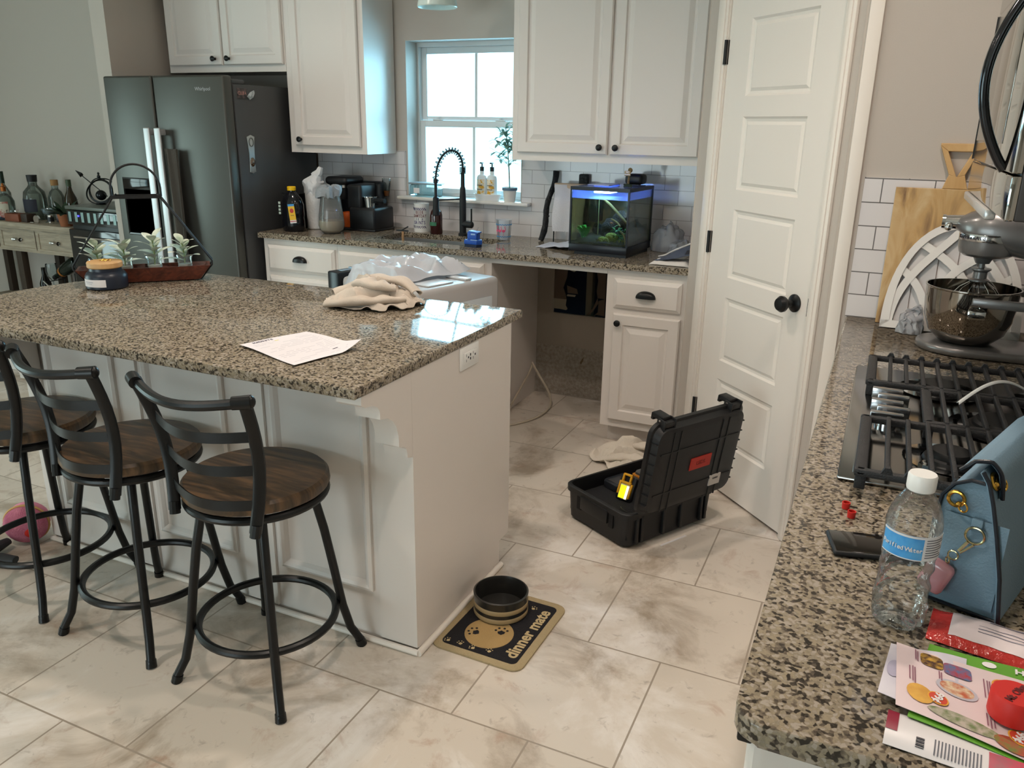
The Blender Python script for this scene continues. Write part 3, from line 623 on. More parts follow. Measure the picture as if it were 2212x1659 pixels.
# ================================================================= MICROWAVE
t = thing('microwave', 'over-the-range stainless microwave with long curved black handle', 'microwave', (1.3, -2.365, 1.41))
MIR = mat('mirror_steel', '#a8a39c', .06, 1)
b = MB(); b.box(1.105, -2.745, 1.386, 1.497, -1.985, 1.84, .004); b.build('body', mat('microwave_side', '#3a3533', .4), t)
b = MB(); b.box(1.090, -2.745, 1.458, 1.105, -1.985, 1.765, .003); mdo = b.build('door', MIR, t)
b = MB(); b.box(1.0885, -2.55, 1.50, 1.0905, -2.03, 1.72, .001); b.build('window', mat('smoked_mirror', '#8a8278', .08, .9), mdo)
b = MB(); b.box(1.092, -2.745, 1.768, 1.106, -1.985, 1.84, .003); b.build('vent_grille', MIR, t)
b = MB(); b.box(1.092, -2.745, 1.386, 1.106, -1.985, 1.455, .003); b.build('lower_trim', MIR, t)
b = MB(); b.box(1.0892, -1.988, 1.458, 1.0906, -1.9845, 1.765); b.build('door_edge', BLKM, mdo)
b = MB(); b.tube([(1.090 - .051 * sin(pi * k / 24) ** .85, -2.64, 1.460 + .286 * k / 24) for k in range(25)], .009, 12, flat=(1.5, .9)); b.build('handle', mat('gunmetal', '#3c3c3f', .15, .9), mdo)
b = MB(); b.box(1.086, -2.52, 1.367, 1.104, -2.0, 1.3855, .004); b.build('lower_lip', mat('bar_silver', '#c5c3c0', .25, .5), t)
# ================================================================= COOKTOP
t = thing('gas_cooktop', 'stainless gas cooktop with black cast-iron grates and five front knobs', 'cooktop', (1.17, -2.365, .914))
b = MB(); b.box(.910, -2.763, .9145, 1.445, -1.968, .923, .004); b.box(.935, -2.735, .923, 1.42, -1.995, .9245, .001); b.build('deck', mat('deck_steel', '#8f8c89', .16, 1), t)
BR = [(1.10, -2.13, .045), (1.32, -2.13, .035), (1.21, -2.365, .06), (1.10, -2.60, .038), (1.32, -2.60, .05)]
for x, y, r in BR:
    b = MB(); b.lathe([(0, 0), (r + .012, 0), (r + .008, .008), (r, .010), (r, .016), (r * .9, .022), (0, .024)], 28, (x, y, .9245)); bb = b.build('burner', BLKM, t)
    b = MB(); b.lathe([(r + .013, .0005), (r + .04, .0005), (r + .045, .003), (r + .013, .003)], 28, (x, y, .9245)); b.build('burner_ring', CHROME, bb)
GR = mat('cast_iron', '#232325', .5, bump=.3, bscale=400)
KX = 1.035
for gi, (ya, yb) in enumerate(((-2.815, -2.50), (-2.495, -2.245), (-2.24, -1.99))):
    b = MB(); X0, X1 = (.936 if gi != 1 else 1.052), 1.42; zt = .962
    for y in (ya + .008, yb - .008):
        b.box(X0, y - .008, zt - .014, X1, y + .008, zt, .004)
    b.box(X0, ya, zt - .014, X0 + .022, yb, zt, .006); b.box(X1 - .016, ya, zt - .014, X1, yb, zt, .004)
    for px in (X0 + .012, X1 - .012):
        for py in (ya + .012, yb - .012): b.box(px - .009, py - .009, .9245, px + .009, py + .009, zt - .01, .002)
    for k in range(13):
        x = .988 + .0355 * k
        if x < X0 + .02 or x > X1 - .02: continue
        b.box(x - .0042, ya + .004, zt - .010, x + .0042, yb - .004, zt + .003, .002)
    if gi != 1:                                                    # finger tips over the edge rail
        for k in range(12):
            x = .988 + .0355 * k; y = yb - .006 if gi == 2 else ya + .006
            b.prism([(x - .012, 0), (x + .012, 0), (x + .004, .016), (x - .004, .016)], -.005, .005, T(0, y, zt - .006) @ R(90, 'X'))
    b.build('grate', GR, t)
for k, ky in enumerate((-2.262, -2.30, -2.345, -2.39, -2.43, -2.47)[:5]):
    y = (-2.285, -2.33, -2.375, -2.42, -2.465)[k]; x = (.985, .985, .985, .985, .985)[k]
    b = MB(T(x + (.012 if k % 2 else 0), y, .9245)); b.lathe([(.021, 0), (.021, .018), (.019, .022), (0, .022)], 20); b.box(-.032, -.0075, .010, .032, .0075, .036, .002); b.build('knob', mat('knob_steel', '#b9b9bb', .18, 1), t)
b = MB(); b.lathe([(0, 0), (.014, 0), (.013, .018), (.008, .022), (0, .022)], 6, (1.055, -2.68, .9245)); b.build('igniter_cap', CHROME, t)
# spoon rest / white curved band on the grate
b = MB()
def arcf(u, v):
    a = u; x = 1.120 + .150 * a; y = -2.36 + .17 * a; z = .969 + .034 * sin(pi * min(1, a * 1.02)) ; w = .012 * (v - .5)
    return (x - w * .4, y + w * 1.0, z + .004 * (1 - (2 * v - 1) ** 2))
b.sheet(arcf, 24, 6, .0018); b.build('white_strip', WHITE, label='curved white plastic strip lying across the cooktop grate', cat='plastic strip')
# ================================================================= STAND MIXER (head towards the aisle)
MG = mat('mixer_silver', '#737170', .30, .5, coat=.3)
mx, my = 1.18, -1.62
t = thing('stand_mixer', 'metallic grey stand mixer with steel bowl and wire whisk', 'stand mixer', (mx, my, .914))
b = MB(T(mx, my, .914) @ R(-4, 'Z')); pts = []
pl = [(-.125 * cos(a), .112 * sin(a)) for a in [rad(-90 + 180 * i / 14) for i in range(15)]]
pl = [(x * 1.0, y) for x, y in pl] + [(.26, .085), (.29, .06), (.29, -.06), (.26, -.085)]
b.prism(pl, .001, .026, bev=.010, seg=3); b.build('base', MG, t)
b = MB(T(mx, my, .914) @ R(-4, 'Z')); b.prism([(.16, -.055), (.28, -.06), (.28, .06), (.16, .055)], .02, .30, bev=.02, seg=3); b.box(-.0, -.128, .15, .2, -.112, .175, .005); b.box(-.0, .112, .15, .2, .128, .175, .005); b.build('column', MG, t)
b = MB(); prof = [(0, 0), (.04, 0), (.072, .010), (.098, .035), (.113, .075), (.118, .120), (.120, .160), (.1225, .163), (.1225, .166), (.118, .166), (.116, .120), (.110, .078), (.096, .040), (.070, .014), (0, .006)]
b.lathe(prof, 48, (mx, my, .936)); bo = b.build('bowl', mat('bowl_steel', '#9b958d', .07, 1), t)
b = MB(); b.box(mx - .015, my - .130, 1.03, mx + .03, my - .118, 1.055, .004); b.tube([(mx - .012, my - .122, 1.058), (mx - .008, my - .140, 1.07), (mx + .012, my - .140, 1.07), (mx + .016, my - .122, 1.058)], .002, 6); b.build('bowl_clip', CHROME, bo)
HM = frame_mat((mx - .06, my, 1.245), (1, 0, 0), (0, 1, 0), (0, 0, 1)) @ R(-4, 'Z')
b = MB(HM)
secs = [(-.012, .018, .020, .024), (.004, .036, .034, .018), (.020, .052, .048, .014), (.045, .064, .060, .012), (.08, .071, .072, .010), (.13, .073, .074, .006), (.20, .070, .068, .002), (.29, .062, .058, 0), (.335, .04, .038, 0)]
rows = []
for x, ry, rz_, dz in secs:
    lf = .42 if x < .1 else .75 if x < .15 else .95; rows.append(b.vs([(x, ry * (abs(cos(a)) ** .75) * (1 if cos(a) > 0 else -1), dz + rz_ * (abs(sin(a)) ** .85) * (1 if sin(a) > 0 else -lf)) for a in [2 * pi * k / 28 for k in range(28)]]))
for A, B in zip(rows, rows[1:]):
    for k in range(28): b.f([A[k], A[(k + 1) % 28], B[(k + 1) % 28], B[k]])
b.f(rows[0]); b.f(list(reversed(rows[-1]))); hd = b.build('motor_head', MG, t, ang=50)
b = MB(); b.lathe([(.0750, -.008), (.0755, -.007), (.0755, .011), (.0750, .012)], 40, tuple(HM @ V((.075, 0, -.004))), None, rad(90), rad(300)); b.build('trim_band', mat('band_chrome', '#c8c8c8', .12, 1), hd)
b = MB(HM); b.lathe([(.0, -.046), (.056, -.046), (.069, -.038), (.0735, -.022), (.0745, .018), (.0, .020)], 40, (.075, 0, -.010)); b.build('lower_housing', MG, hd)
bandp = lambda a: ((HM @ V((.075, 0, 0))).x + .0760 * cos(a), (HM @ V((.075, 0, 0))).y + .0760 * sin(a))
for k, ch in enumerate('KitchenAid'):
    a = rad(196 + k * 6.6); px_, py_ = bandp(a); M_ = frame_mat((px_, py_, 1.243), (-sin(a), cos(a), 0), (0, 0, 1), (cos(a), sin(a), 0)); text('lettering', ch, .013, M_, INK, hd, bold=.0003)
b = MB(HM); b.cyl((-.042, 0, .032), (.012, 0, .032), .018, .022, 24); b.cyl((-.048, 0, .032), (-.040, 0, .032), .020, n=24); b.ball((-.03, -.026, .020), .011, 12, 8); b.build('attachment_hub', CHROME, hd)
b = MB(); b.cyl((mx + .01, my, 1.195), (mx + .01, my, 1.168), .030, .018, 20); b.cyl((mx + .01, my, 1.17), (mx + .01, my, 1.15), .008, n=12); b.lathe([(0, 0), (.026, 0), (.026, .004), (.018, .008), (.018, .026), (.026, .032), (.026, .036), (0, .038)], 24, (mx + .01, my, 1.118)); b.build('beater_shaft', MG, t)
b = MB(); c = V((mx + .01, my, 1.12))
for k in range(6):
    a = pi * k / 6
    b.tube([c + V((cos(a) * r, sin(a) * r, z)) for r, z in ((-.014, 0), (-.045, -.022), (-.070, -.055), (-.074, -.09), (-.055, -.125), (0, -.148), (.055, -.125), (.074, -.09), (.070, -.055), (.045, -.022), (.014, 0))], .0015, 6)
b.build('wire_whisk', CHROME, t)
b = MB(HM); b.box(.05, -.015, .074, .17, .015, .080, .003); b.build('head_ridge', MG, hd)
TZ = .9143
# ================================================================= ON THE WINDOW COUNTER
t = thing('juice_bottle', 'large black plastic jug with yellow cap and yellow hang tag beside the refrigerator', 'bottle', (-2.155, -.49, TZ))
c = (-2.165, -.485, TZ)
b = MB(); b.lathe([(0, 0), (.058, 0), (.064, .010), (.064, .06), (.061, .075), (.064, .09), (.063, .15), (.052, .185), (.030, .212), (.021, .222), (.021, .232), (0, .232)], 24, c, Matrix.Diagonal((1.08, .85, 1, 1))); b.build('body', mat('jug_black', '#0c0d12', .12), t)
b = MB(); b.lathe([(0, .228), (.024, .228), (.025, .246), (.022, .250), (0, .250)], 20, c); b.build('cap', mat('yellow_cap', '#e8b90a', .35), t)
TM = frame_mat((-2.122, -.5455, TZ + .105), (.96, .28, 0), (-.0, 0, 1), (.28, -.96, 0)) @ R(6, 'Z')
b = MB(TM); b.box(-.019, -.053, 0, .019, .053, .001); tg_ = b.build('hang_tag', mat('tag_yellow', '#e0b21c', .5), t)
b = MB(TM); b.box(-.019, .041, .001, .019, .053, .0016); b.build('tag_band', mat('tag_blue', '#3f8fc9', .5), tg_)
b = MB(TM); b.box(-.019, -.053, .001, .019, -.036, .0016); b.build('tag_band', PAPER, tg_)
b = MB(TM); b.ball((0, .016, .001), (.012, .013, .001), 10, 6); b.box(-.019, -.045, .0014, .019, -.041, .0018); b.build('tag_print', mat('tag_red', '#b8322a', .5), tg_)
text('lettering', 'SAVE', .009, TM @ T(0, -.010, .0012), INK, tg_)
b = MB()
for k in range(4): b.box(-2.232, -.527, TZ + .095 + .019 * k, -2.218, -.525, TZ + .108 + .019 * k)
b.build('level_window', mat('pale_green', '#b9c9bd', .5), t)
b = MB(); b.box(-2.285, -.43, TZ, -2.20, -.32, TZ + .20, .012); b.box(-2.285, -.43, TZ + .20, -2.17, -.32, TZ + .208, .003); b.build('canister', BLKM, label='dark canister with flat lid behind the black jug', cat='canister')
t = thing('spice_jar', 'small dark jar with black lid between the jug and paper towels', 'jar', (-2.19, -.29, TZ))
b = MB(); b.lathe([(0, 0), (.022, 0), (.022, .085), (0, .085)], 16, (-2.235, -.27, TZ)); b.build('jar_body', mat('jar_brown', '#3b352e', .3), t)
b = MB(); b.lathe([(0, .085), (.019, .085), (.019, .108), (0, .108)], 16, (-2.235, -.27, TZ)); b.build('lid', BLKM, t)
# wrapped paper towels
t = thing('paper_towel_roll', 'tall white paper towel roll with torn plastic wrap hanging over its top', 'paper towel', (-2.12, -.335, TZ))
b = MB(); b.lathe([(0, 0), (.043, 0), (.047, .004), (.050, .10), (.055, .25), (.05, .275), (0, .285)], 28, (-2.125, -.335, TZ)); b.build('roll', mat('towel_white', '#dcdcdc', .85, bump=.4, bscale=80), t)
b = MB()
def wr(u, v):
    a = 2 * pi * u; r = .054 + .010 * v + .012 * nz3(cos(a) * 3, sin(a) * 3, v * 3); z = TZ + .205 + .10 * v + .02 * nz3(cos(a) * 2, sin(a) * 2, 7)
    if v > .6: r *= 1 - (v - .6) * 1.6
    return (-2.125 + r * cos(a) + (.03 * max(0, v - .7) * 3), -.335 + r * sin(a), z)
b.sheet(wr, 30, 10, .001); b.tube([(-2.11, -.335, TZ + .30), (-2.08, -.335, TZ + .325), (-2.072, -.33, TZ + .352)], [.03, .022, .014], 8); b.build('plastic_wrap', mat('wrap_white', '#d5d6d8', .35, bump=.3, bscale=50), t)
# frother carafe
t = thing('glass_carafe', 'clear carafe with beige liquid at the bottom and cloth stuffed in its neck', 'carafe', (-1.93, -.45, TZ)); c = (-1.925, -.45, TZ)
b = MB(); b.lathe([(0, .001), (.045, .001), (.066, .018), (.073, .045), (.070, .09), (.055, .20), (.050, .232)], 32, c); b.build('vessel', clear('carafe_glass', '#f3f5f5', .8, milky=.16, milk='#cfd2d2'), t)
b = MB(); b.lathe([(0, .004), (.044, .004), (.063, .020), (.070, .045), (.069, .072), (0, .072)], 32, c); b.build('liquid', mat('milky_coffee', '#c9b59a', .3), t)
b = MB()
def ck(u, v):
    a = 2 * pi * u; r = .052 + .014 * nz3(cos(a) * 2, sin(a) * 2, v * 2); q = v
    rr = r * (1.12 - .9 * max(0, q - .45) * 1.8) ; z = TZ + .205 + .06 * sin(q * 2.2) + .02 * nz3(cos(a) * 2.5, sin(a) * 2.5, 3 + v)
    return (-1.925 + rr * cos(a) - .03 * (cos(a) < -.2) * (1 - v), -.45 + rr * sin(a), z - .012 * (cos(a) < -.2) * (1 - v))
b.sheet(ck, 32, 8, .003); b.build('cloth', mat('grey_rag', '#8f9499', .8, bump=.4, bscale=90), t)
# espresso machine
t = thing('espresso_machine', 'black espresso machine with portafilter in front of the tiles', 'espresso machine', (-1.90, -.19, TZ))
b = MB(); b.box(-2.105, -.30, TZ, -1.735, -.09, TZ + .012, .004); b.box(-1.915, -.30, TZ, -1.735, -.09, TZ + .135, .018, 3); b.box(-2.10, -.13, TZ, -1.80, -.05, TZ + .27, .02, 3)
b.box(-1.93, -.29, TZ + .12, -1.83, -.07, TZ + .262, .016, 3); b.build('body', BLKP, t)
b = MB(); b.lathe([(0, .17), (.052, .17), (.066, .20), (.068, .235), (0, .235)], 32, (-2.01, -.215, TZ)); b.box(-2.085, -.29, TZ + .253, -1.93, -.10, TZ + .300, .022, 4); b.build('brew_head', BLKP, t)
b = MB(); b.lathe([(.0695, .236), (.0735, .238), (.0735, .253), (.0695, .254)], 36, (-2.01, -.215, TZ)); b.build('chrome_ring', CHROME, t)
b = MB(); b.lathe([(0, 0), (.027, 0), (.030, .03), (.034, .054), (.044, .057), (.044, .061), (0, .061)], 24, (-1.795, -.255, TZ + .136)); pf = b.build('portafilter', CHROME, t)
b = MB(); b.cyl((-1.768, -.265, TZ + .178), (-1.672, -.285, TZ + .178), .011, .013, 14); b.box(-1.772, -.278, TZ + .16, -1.752, -.245, TZ + .195, .004); b.build('portafilter_handle', BLKM, pf)
b = MB(); b.lathe([(0, 0), (.015, 0), (.024, .07), (.026, .105)], 20, (-1.785, -.09, TZ + .185)); b.build('drinking_glass', clear('glass_grey', '#e0e4e4', 1), label='clear tasting glass standing on the espresso machine against the tiles', cat='glass')
b = MB(); b.lathe([(0, .004), (.0145, .004), (.018, .034), (0, .034)], 20, (-1.785, -.09, TZ + .185)); b.build('amber_drink', mat('amber', '#a55b28', .2), label='amber liquid at the bottom of the tasting glass', cat='liquid')
t = thing('mug', 'orange ceramic mug tucked beside the espresso machine', 'mug', (-1.945, -.27, TZ))
b = MB(); b.lathe([(0, .013), (.034, .013), (.038, .03), (.038, .098), (.035, .098), (.034, .03), (0, .022)], 24, (-1.955, -.235, TZ)); b.build('cup', mat('orange_glaze', '#c2541d', .25), t)
b = MB(); b.tube([(-1.92, -.24, TZ + .085), (-1.895, -.25, TZ + .082), (-1.882, -.252, TZ + .06), (-1.890, -.25, TZ + .036), (-1.92, -.24, TZ + .030)], .0055, 8, flat=(1, 1.2)); b.build('handle', mat('orange_glaze'), t)
# paper can-cup with purple print
t = thing('printed_cup', 'white tapered cup with purple printed stripes beside the brown soap bottle', 'cup', (-1.53, -.12, TZ)); c = (-1.53, -.12, TZ)
b = MB(); b.lathe([(0, 0), (.045, 0), (.046, .02), (.043, .155), (.045, .162), (.041, .162), (.041, .02), (0, .01)], 32, c); cup = b.build('cup', WHITE, t)
PUR = mat('purple_ink', '#3b3566', .5)
for zz in (.030, .132):
    b = MB()
    for k in range(9):
        a = rad(215 + k * 14); M_ = frame_mat((c[0] + .0455 * cos(a), c[1] + .0455 * sin(a), TZ + zz), (-sin(a), cos(a), 0), (0, 0, 1), (cos(a), sin(a), 0)) @ R(38, 'Z'); b.T = M_; b.box(-.0016 - (k % 3) * .0006, -.009, 0, .0016, .009, .0006)
    b.build('stripe_band', PUR, cup)
for r_, (s_, zz, sz, cc) in enumerate((('BEER', .112, .026, '#8a5a5a'), ('GAMEDAY', .092, .024, '#8a5a5a'), ('IS A', .074, .018, '#3b3566'), ('SAINTS', .054, .028, '#4a3f74'))):
    n_ = len(s_)
    for k, ch in enumerate(s_):
        a = rad(283 + (k - (n_ - 1) / 2) * 15.5); M_ = frame_mat((c[0] + .0462 * cos(a), c[1] + .0462 * sin(a), TZ + zz), (-sin(a), cos(a), 0), (0, 0, 1), (cos(a), sin(a), 0)); text('lettering', ch, sz, M_, mat('ink' + cc, cc, .6), cup, sx=.62, bold=.0004)
# soap pump bottle
t = thing('soap_bottle', 'brown glass soap bottle with green label in front of the faucet spray head', 'soap bottle', (-1.405, -.165, TZ)); c = (-1.407, -.165, TZ)
b = MB(); b.lathe([(0, 0), (.034, 0), (.036, .006), (.036, .105), (.030, .128), (.016, .142), (.014, .150), (0, .150)], 24, c); b.build('body', mat('brown_glass', '#3a1c18', .08, coat=.5), t)
b = MB(); wrap_cyl(b, c, .0362, rad(205), rad(300), TZ + .048, TZ + .068); b.build('label', mat('green_label', '#3c7a56', .5), t)
b = MB(); b.lathe([(0, .150), (.015, .150), (.015, .168), (.005, .172), (.005, .195), (0, .195)], 16, c); b.build('pump', BLKM, t)
# faucet
t = thing('faucet', 'tall matte black spring pull-down kitchen faucet', 'faucet', (-1.25, -.165, TZ)); fx, fy = -1.235, -.165
b = MB(); b.lathe([(0, 0), (.026, 0), (.026, .012), (.019, .018), (.0185, .20), (.0155, .25), (.0155, .262), (.0115, .27), (.0105, .345), (0, .345)], 24, (fx, fy, TZ)); b.build('column', BLKM, t)
b = MB(); b.cyl((fx, fy, TZ + .065), (fx + .060, fy - .010, TZ + .065), .019, n=20); b.ball((fx + .060, fy - .01, TZ + .065), (.012, .019, .019), 16, 8); b.build('valve', BLKM, t)
b = MB(); b.cyl((fx + .060, fy - .012, TZ + .07), (fx + .062, fy - .016, TZ + .155), .0045, n=10); b.build('lever', BLKM, t)
arc = [V((fx, fy, TZ + .34))] 
R0 = .066
ctr = []
for i in range(41):
    q = i / 40
    if q < .25: p = V((fx, fy, TZ + .34 + .035 * q / .25))
    else: a = pi * (q - .25) / .75; p = V((fx - R0 + R0 * cos(a), fy - .035 * (1 - cos(a)) / 2 * 2, TZ + .375 + .105 * sin(a) - .075 * ((q - .25) / .75) ** 2))
    ctr.append(p)
b = MB(); b.tube(ctr, .0060, 8); b.build('hose', BLKM, t)
b = MB(); hel = []; NT = 22
for i in range(NT * 10 + 1):
    q = i / (NT * 10); k = min(39, int(q * 40)); f_ = q * 40 - k; p = ctr[k].lerp(ctr[k + 1], f_); tg2 = (ctr[k + 1] - ctr[k]).normalized(); n1 = tg2.cross(V((0, 1, 0))).normalized(); n2 = tg2.cross(n1)
    a = 2 * pi * i / 10; hel.append(p + n1 * cos(a) * .0165 + n2 * sin(a) * .0165)
b.tube(hel, .0026, 5); b.build('spring', BLKM, t)
e = ctr[-1]
b = MB(); b.cyl(e, (e.x, e.y - .0, TZ + .21), .0085, n=12); b.cyl((e.x, e.y, e.z + .01), (e.x, e.y, e.z - .012), .013, n=12); b.lathe([(.010, 0), (.0165, -.006), (.0175, -.05), (.019, -.075), (.019, -.10), (.012, -.103), (0, -.103)], 20, (e.x, e.y, TZ + .215)); b.build('spray_head', BLKM, t)
b = MB(); b.tube([(fx + .012, fy, TZ + .205), (e.x - .005, e.y, TZ + .195)], .0045, 8); b.build('dock_arm', BLKM, t)
# scrub brush in the sink, blue boat sponge holder, cup
t = thing('dish_brush', 'wooden dish brush with black head standing in the sink', 'dish brush', (-1.50, -.42, .72))
b = MB(); b.tube([(-1.49, -.40, .712), (-1.492, -.39, .87), (-1.494, -.385, .945)], [.008, .010, .009], 8, flat=(.8, 1.2)); b.build('handle', mat('beech', '#a87f5a', .6), t)
b = MB(); b.box(-1.535, -.39, .945, -1.46, -.378, .953, .002); b.tube([(-1.50, -.385, .951), (-1.465, -.375, .972)], .004, 6); b.build('bristle_head', BLKM, t)
t = thing('sponge_holder', 'blue toy-boat shaped sponge holder on the front rim of the sink', 'sponge holder', (-.975, -.52, TZ)); SBL = mat('boat_blue', '#1f4fa8', .4)
M_ = T(-.985, -.515, TZ)
b = MB(M_); b.prism([(-.042, -.028), (.030, -.030), (.048, 0), (.030, .030), (-.042, .028)], .014, .038, bev=.004); b.box(-.028, -.022, .034, .026, .022, .078, .004); b.prism([(-.028, -.022), (.026, -.022), (.026, .022), (-.028, .022)], .074, .080, R(6, 'Y')); b.build('boat', SBL, t)
b = MB(M_); b.prism([(-.040, -.026), (.028, -.028), (.045, 0), (.028, .028), (-.040, .026)], 0, .014); b.build('hull', mat('boat_navy', '#12233f', .5), t)
b = MB(M_); b.box(-.006, -.0235, .062, .018, -.022, .070); b.box(-.004, -.031, .036, .034, -.029, .040); b.build('cabin_window', mat('pale_blue', '#8fb0d8', .4), t)
b = MB(M_); b.tube([(.010, .01, .078), (.020, .012, .100)], .0012, 5); b.build('mast', CHROME, t)
t = thing('flamingo_cup', 'clear plastic cup with pink flamingos and blue wavy bands', 'cup', (-.972, -.18, TZ)); c = (-.972, -.18, TZ)
b = MB(); b.lathe([(0, 0), (.034, 0), (.036, .004), (.043, .107), (.0455, .108)], 32, c); cup = b.build('cup', clear('frosted_cup', '#ffffff', .6, .1, milky=.75, milk='#dfe4ea'), t)
PK = mat('flamingo_pink', '#e0527f', .5); BW = mat('wave_blue', '#3e86bd', .5)
for z_, r_ in ((.018, .0375), (.083, .0420)):
    b = MB(); b.tube([(c[0] + (r_) * cos(a), c[1] + r_ * sin(a), TZ + z_ + .002 * sin(a * 18)) for a in [2 * pi * k / 90 for k in range(90)]], .0020, 5, closed=True); b.build('wave_band', BW, cup)
for a_ in (232, 262, 292):
    a = rad(a_); r_ = .0412; M_ = frame_mat((c[0] + r_ * cos(a), c[1] + r_ * sin(a), TZ + .05), (-sin(a), cos(a), 0), (0, 0, 1), (cos(a), sin(a), 0))
    b = MB(M_); b.ball((0, 0, 0), (.0095, .0075, .0012), 10, 6); b.tube([(.008, .002, 0), (.012, .011, 0), (.006, .018, 0), (.009, .024, 0)], .0018, 5); b.tube([(-.001, -.006, 0), (-.001, -.026, 0)], .0009, 4); b.build('flamingo', PK, cup)
# towel rack stick, towels, aquarium
t = thing('paddle_stick', 'black gnarled wooden stick leaning upright against the tiles', 'stick', (-.765, -.10, TZ))
b = MB(); pp = []
for k in range(15):
    q = k / 14; pp.append(V((-.770 + .035 * q + .008 * sin(q * 9) * (q > .05), -.135 + .105 * q, TZ + .002 + .365 * q)))
b.tube(pp, [.0155, .017, .019, .017, .018, .016, .018, .016, .017, .015, .016, .015, .017, .018, .019], 9, flat=(1, .6)); b.ball(pp[5] + V((.014, 0, 0)), .006, 8, 6); b.ball(pp[3] + V((.013, 0, 0)), .005, 8, 6); b.build('stick', mat('charred_wood', '#15171b', .55, bump=1, bscale=70), t)
b = MB(); b.box(-.598, -.045, TZ, -.545, -.018, TZ + .358, .008); b.build('stick_post', mat('charred_wood'), label='short black wooden post rising behind the aquarium left corner', cat='post')
t = thing('hand_towel', 'white hand towel hanging on a black rack left of the aquarium', 'towel', (-.64, -.10, TZ + .15))
b = MB()
def tf(u, v): return (-.700 + .175 * u + .004 * sin(v * 7), -.128 - .006 * sin(u * 8 + v) - .014 * v, TZ + .305 - .245 * v)
b.sheet(tf, 14, 14, .003); b.build('cloth', mat('towel_linen', '#d3d0d3', .9, bump=.5, bscale=300), t)
b = MB(); b.box(-.703, -.131, TZ + .285, -.525, -.105, TZ + .312, .005); b.build('hem', mat('hem_tan', '#c4ab94', .9), t)
b = MB(); b.tube([(-.705, -.11, TZ), (-.705, -.11, TZ + .30), (-.535, -.11, TZ + .30), (-.535, -.11, TZ)], .004, 6); b.build('rack', BLKM, t)
b = MB()
def bcl(u, v): x = -.705 + .20 * u; y = -.36 + .20 * v - .05 * u; return (x, y, TZ + .003 + .045 * max(0, u - .15) * (1 - abs(v - .5)) + .008 * nz3(x * 30, y * 30, 1) * min(1, u * 4))
b.sheet(bcl, 20, 20, .002); b.build('wash_cloth', mat('cloth_bluewhite', '#c8cbd6', .9, bump=.5, bscale=300), label='small white cloth lying flat beside the aquarium', cat='cloth')
# aquarium
AX0, AX1, AY0, AY1, AH = -.462, -.165, -.488, -.165, .325
M_ = T((AX0 + AX1) / 2, (AY0 + AY1) / 2, TZ) @ R(-4.5, 'Z'); hw, hd_ = (AX1 - AX0) / 2, (AY1 - AY0) / 2
t = thing('aquarium', 'lit nano aquarium with black trim and green plants on the counter', 'aquarium', ((AX0 + AX1) / 2, (AY0 + AY1) / 2, TZ))
b = MB(M_); b.box(-hw + .02, -hd_ + .015, 0, hw - .005, hd_ - .01, .02); b.box(-hw - .004, -hd_ - .004, .016, hw + .004, hd_ + .004, .052, .003); b.build('base_trim', mat('aq_black', '#10141d', .3), t)
b = MB(M_)
for q in ((-hw - .004, -hd_ - .004, hw + .004, -hd_ + .008), (-hw - .004, hd_ - .008, hw + .004, hd_ + .004), (-hw - .004, -hd_, -hw + .008, hd_), (hw - .008, -hd_, hw + .004, hd_)): b.box(q[0], q[1], AH - .016, q[2], q[3], AH)
b.build('top_trim', mat('aq_black'), t, smooth=False)
b = MB(M_)
for sx_ in (-1, 1):
    for sy_ in (-1, 1): b.box(sx_ * hw - .004, sy_ * hd_ - .004, .05, sx_ * hw + .004, sy_ * hd_ + .004, AH - .014)
b.build('corner_seal', mat('aq_black'), t, smooth=False)
b = MB(M_); b.box(-hw, -hd_, .05, hw, -hd_ + .003, AH - .014); b.box(-hw, hd_ - .003, .05, hw, hd_, AH - .014); b.box(-hw, -hd_, .05, -hw + .003, hd_, AH - .014); b.box(hw - .003, -hd_, .05, hw, hd_, AH - .014); b.build('glass', clear('tank_glass', '#f8fcfa', .6), t, smooth=False)
b = MB(M_); b.box(-hw + .004, -hd_ + .004, .055, hw - .004, hd_ - .004, AH - .055); b.build('water', clear('tank_water', '#dedfc0', .2, .05), t, smooth=False)
b = MB(M_); b.box(-hw + .0035, -hd_ + .0035, AH - .0545, hw - .0035, hd_ - .0035, AH - .017); b.build('led_glow', clear('glow_film', '#c8d8ff', .5, .1, milky=.55, milk='#7f9bea'), t, smooth=False)  # milky blue band: reflected LED glow above the water put into the colour
b = MB(M_); b.box(-hw + .01, -hd_ + .01, AH - .004, hw - .01, hd_ - .01, AH + .001); b.build('lid', clear('lid_film', '#b8c4d4', .8, .1, milky=.35, milk='#8fa0c0'), t)
b = MB(M_); b.box(-hw + .008, hd_ - .02, .05, hw - .008, hd_ - .006, AH - .055); b.build('backdrop', mat('tank_back', '#2a2f1c', .9, col2='#6a4a22', nscale=14, nlo=.45, nhi=.7), t)
def sub(u, v): x = -hw + .006 + (2 * hw - .012) * u; y = -hd_ + .006 + (2 * hd_ - .03) * v; return (x, y, .062 + .02 * v + .006 * nz3(x * 30, y * 30, 0))
b = MB(M_); b.sheet(sub, 20, 20, .01); b.build('substrate', mat('substrate', '#2b2616', .9, col2='#4c4a22', nscale=90, bump=1, bscale=300), t)
b = MB(M_)
for (x, y, z, r) in ((.0, .02, .12, .05), (-.03, .05, .10, .045), (.03, .05, .15, .05), (.01, .01, .09, .045), (-.10, .07, .10, .03)):
    b.ball((x, y, z), (r, r * .8, r * 1.0), 14, 10)
for v_ in b.bm.verts: v_.co += (v_.co - (M_ @ V((0, .03, .12)))).normalized() * .012 * nz3(*(v_.co * 35))
b.build('lava_rock', mat('lava_rock', '#1b1a15', .9, bump=1, bscale=150), t)
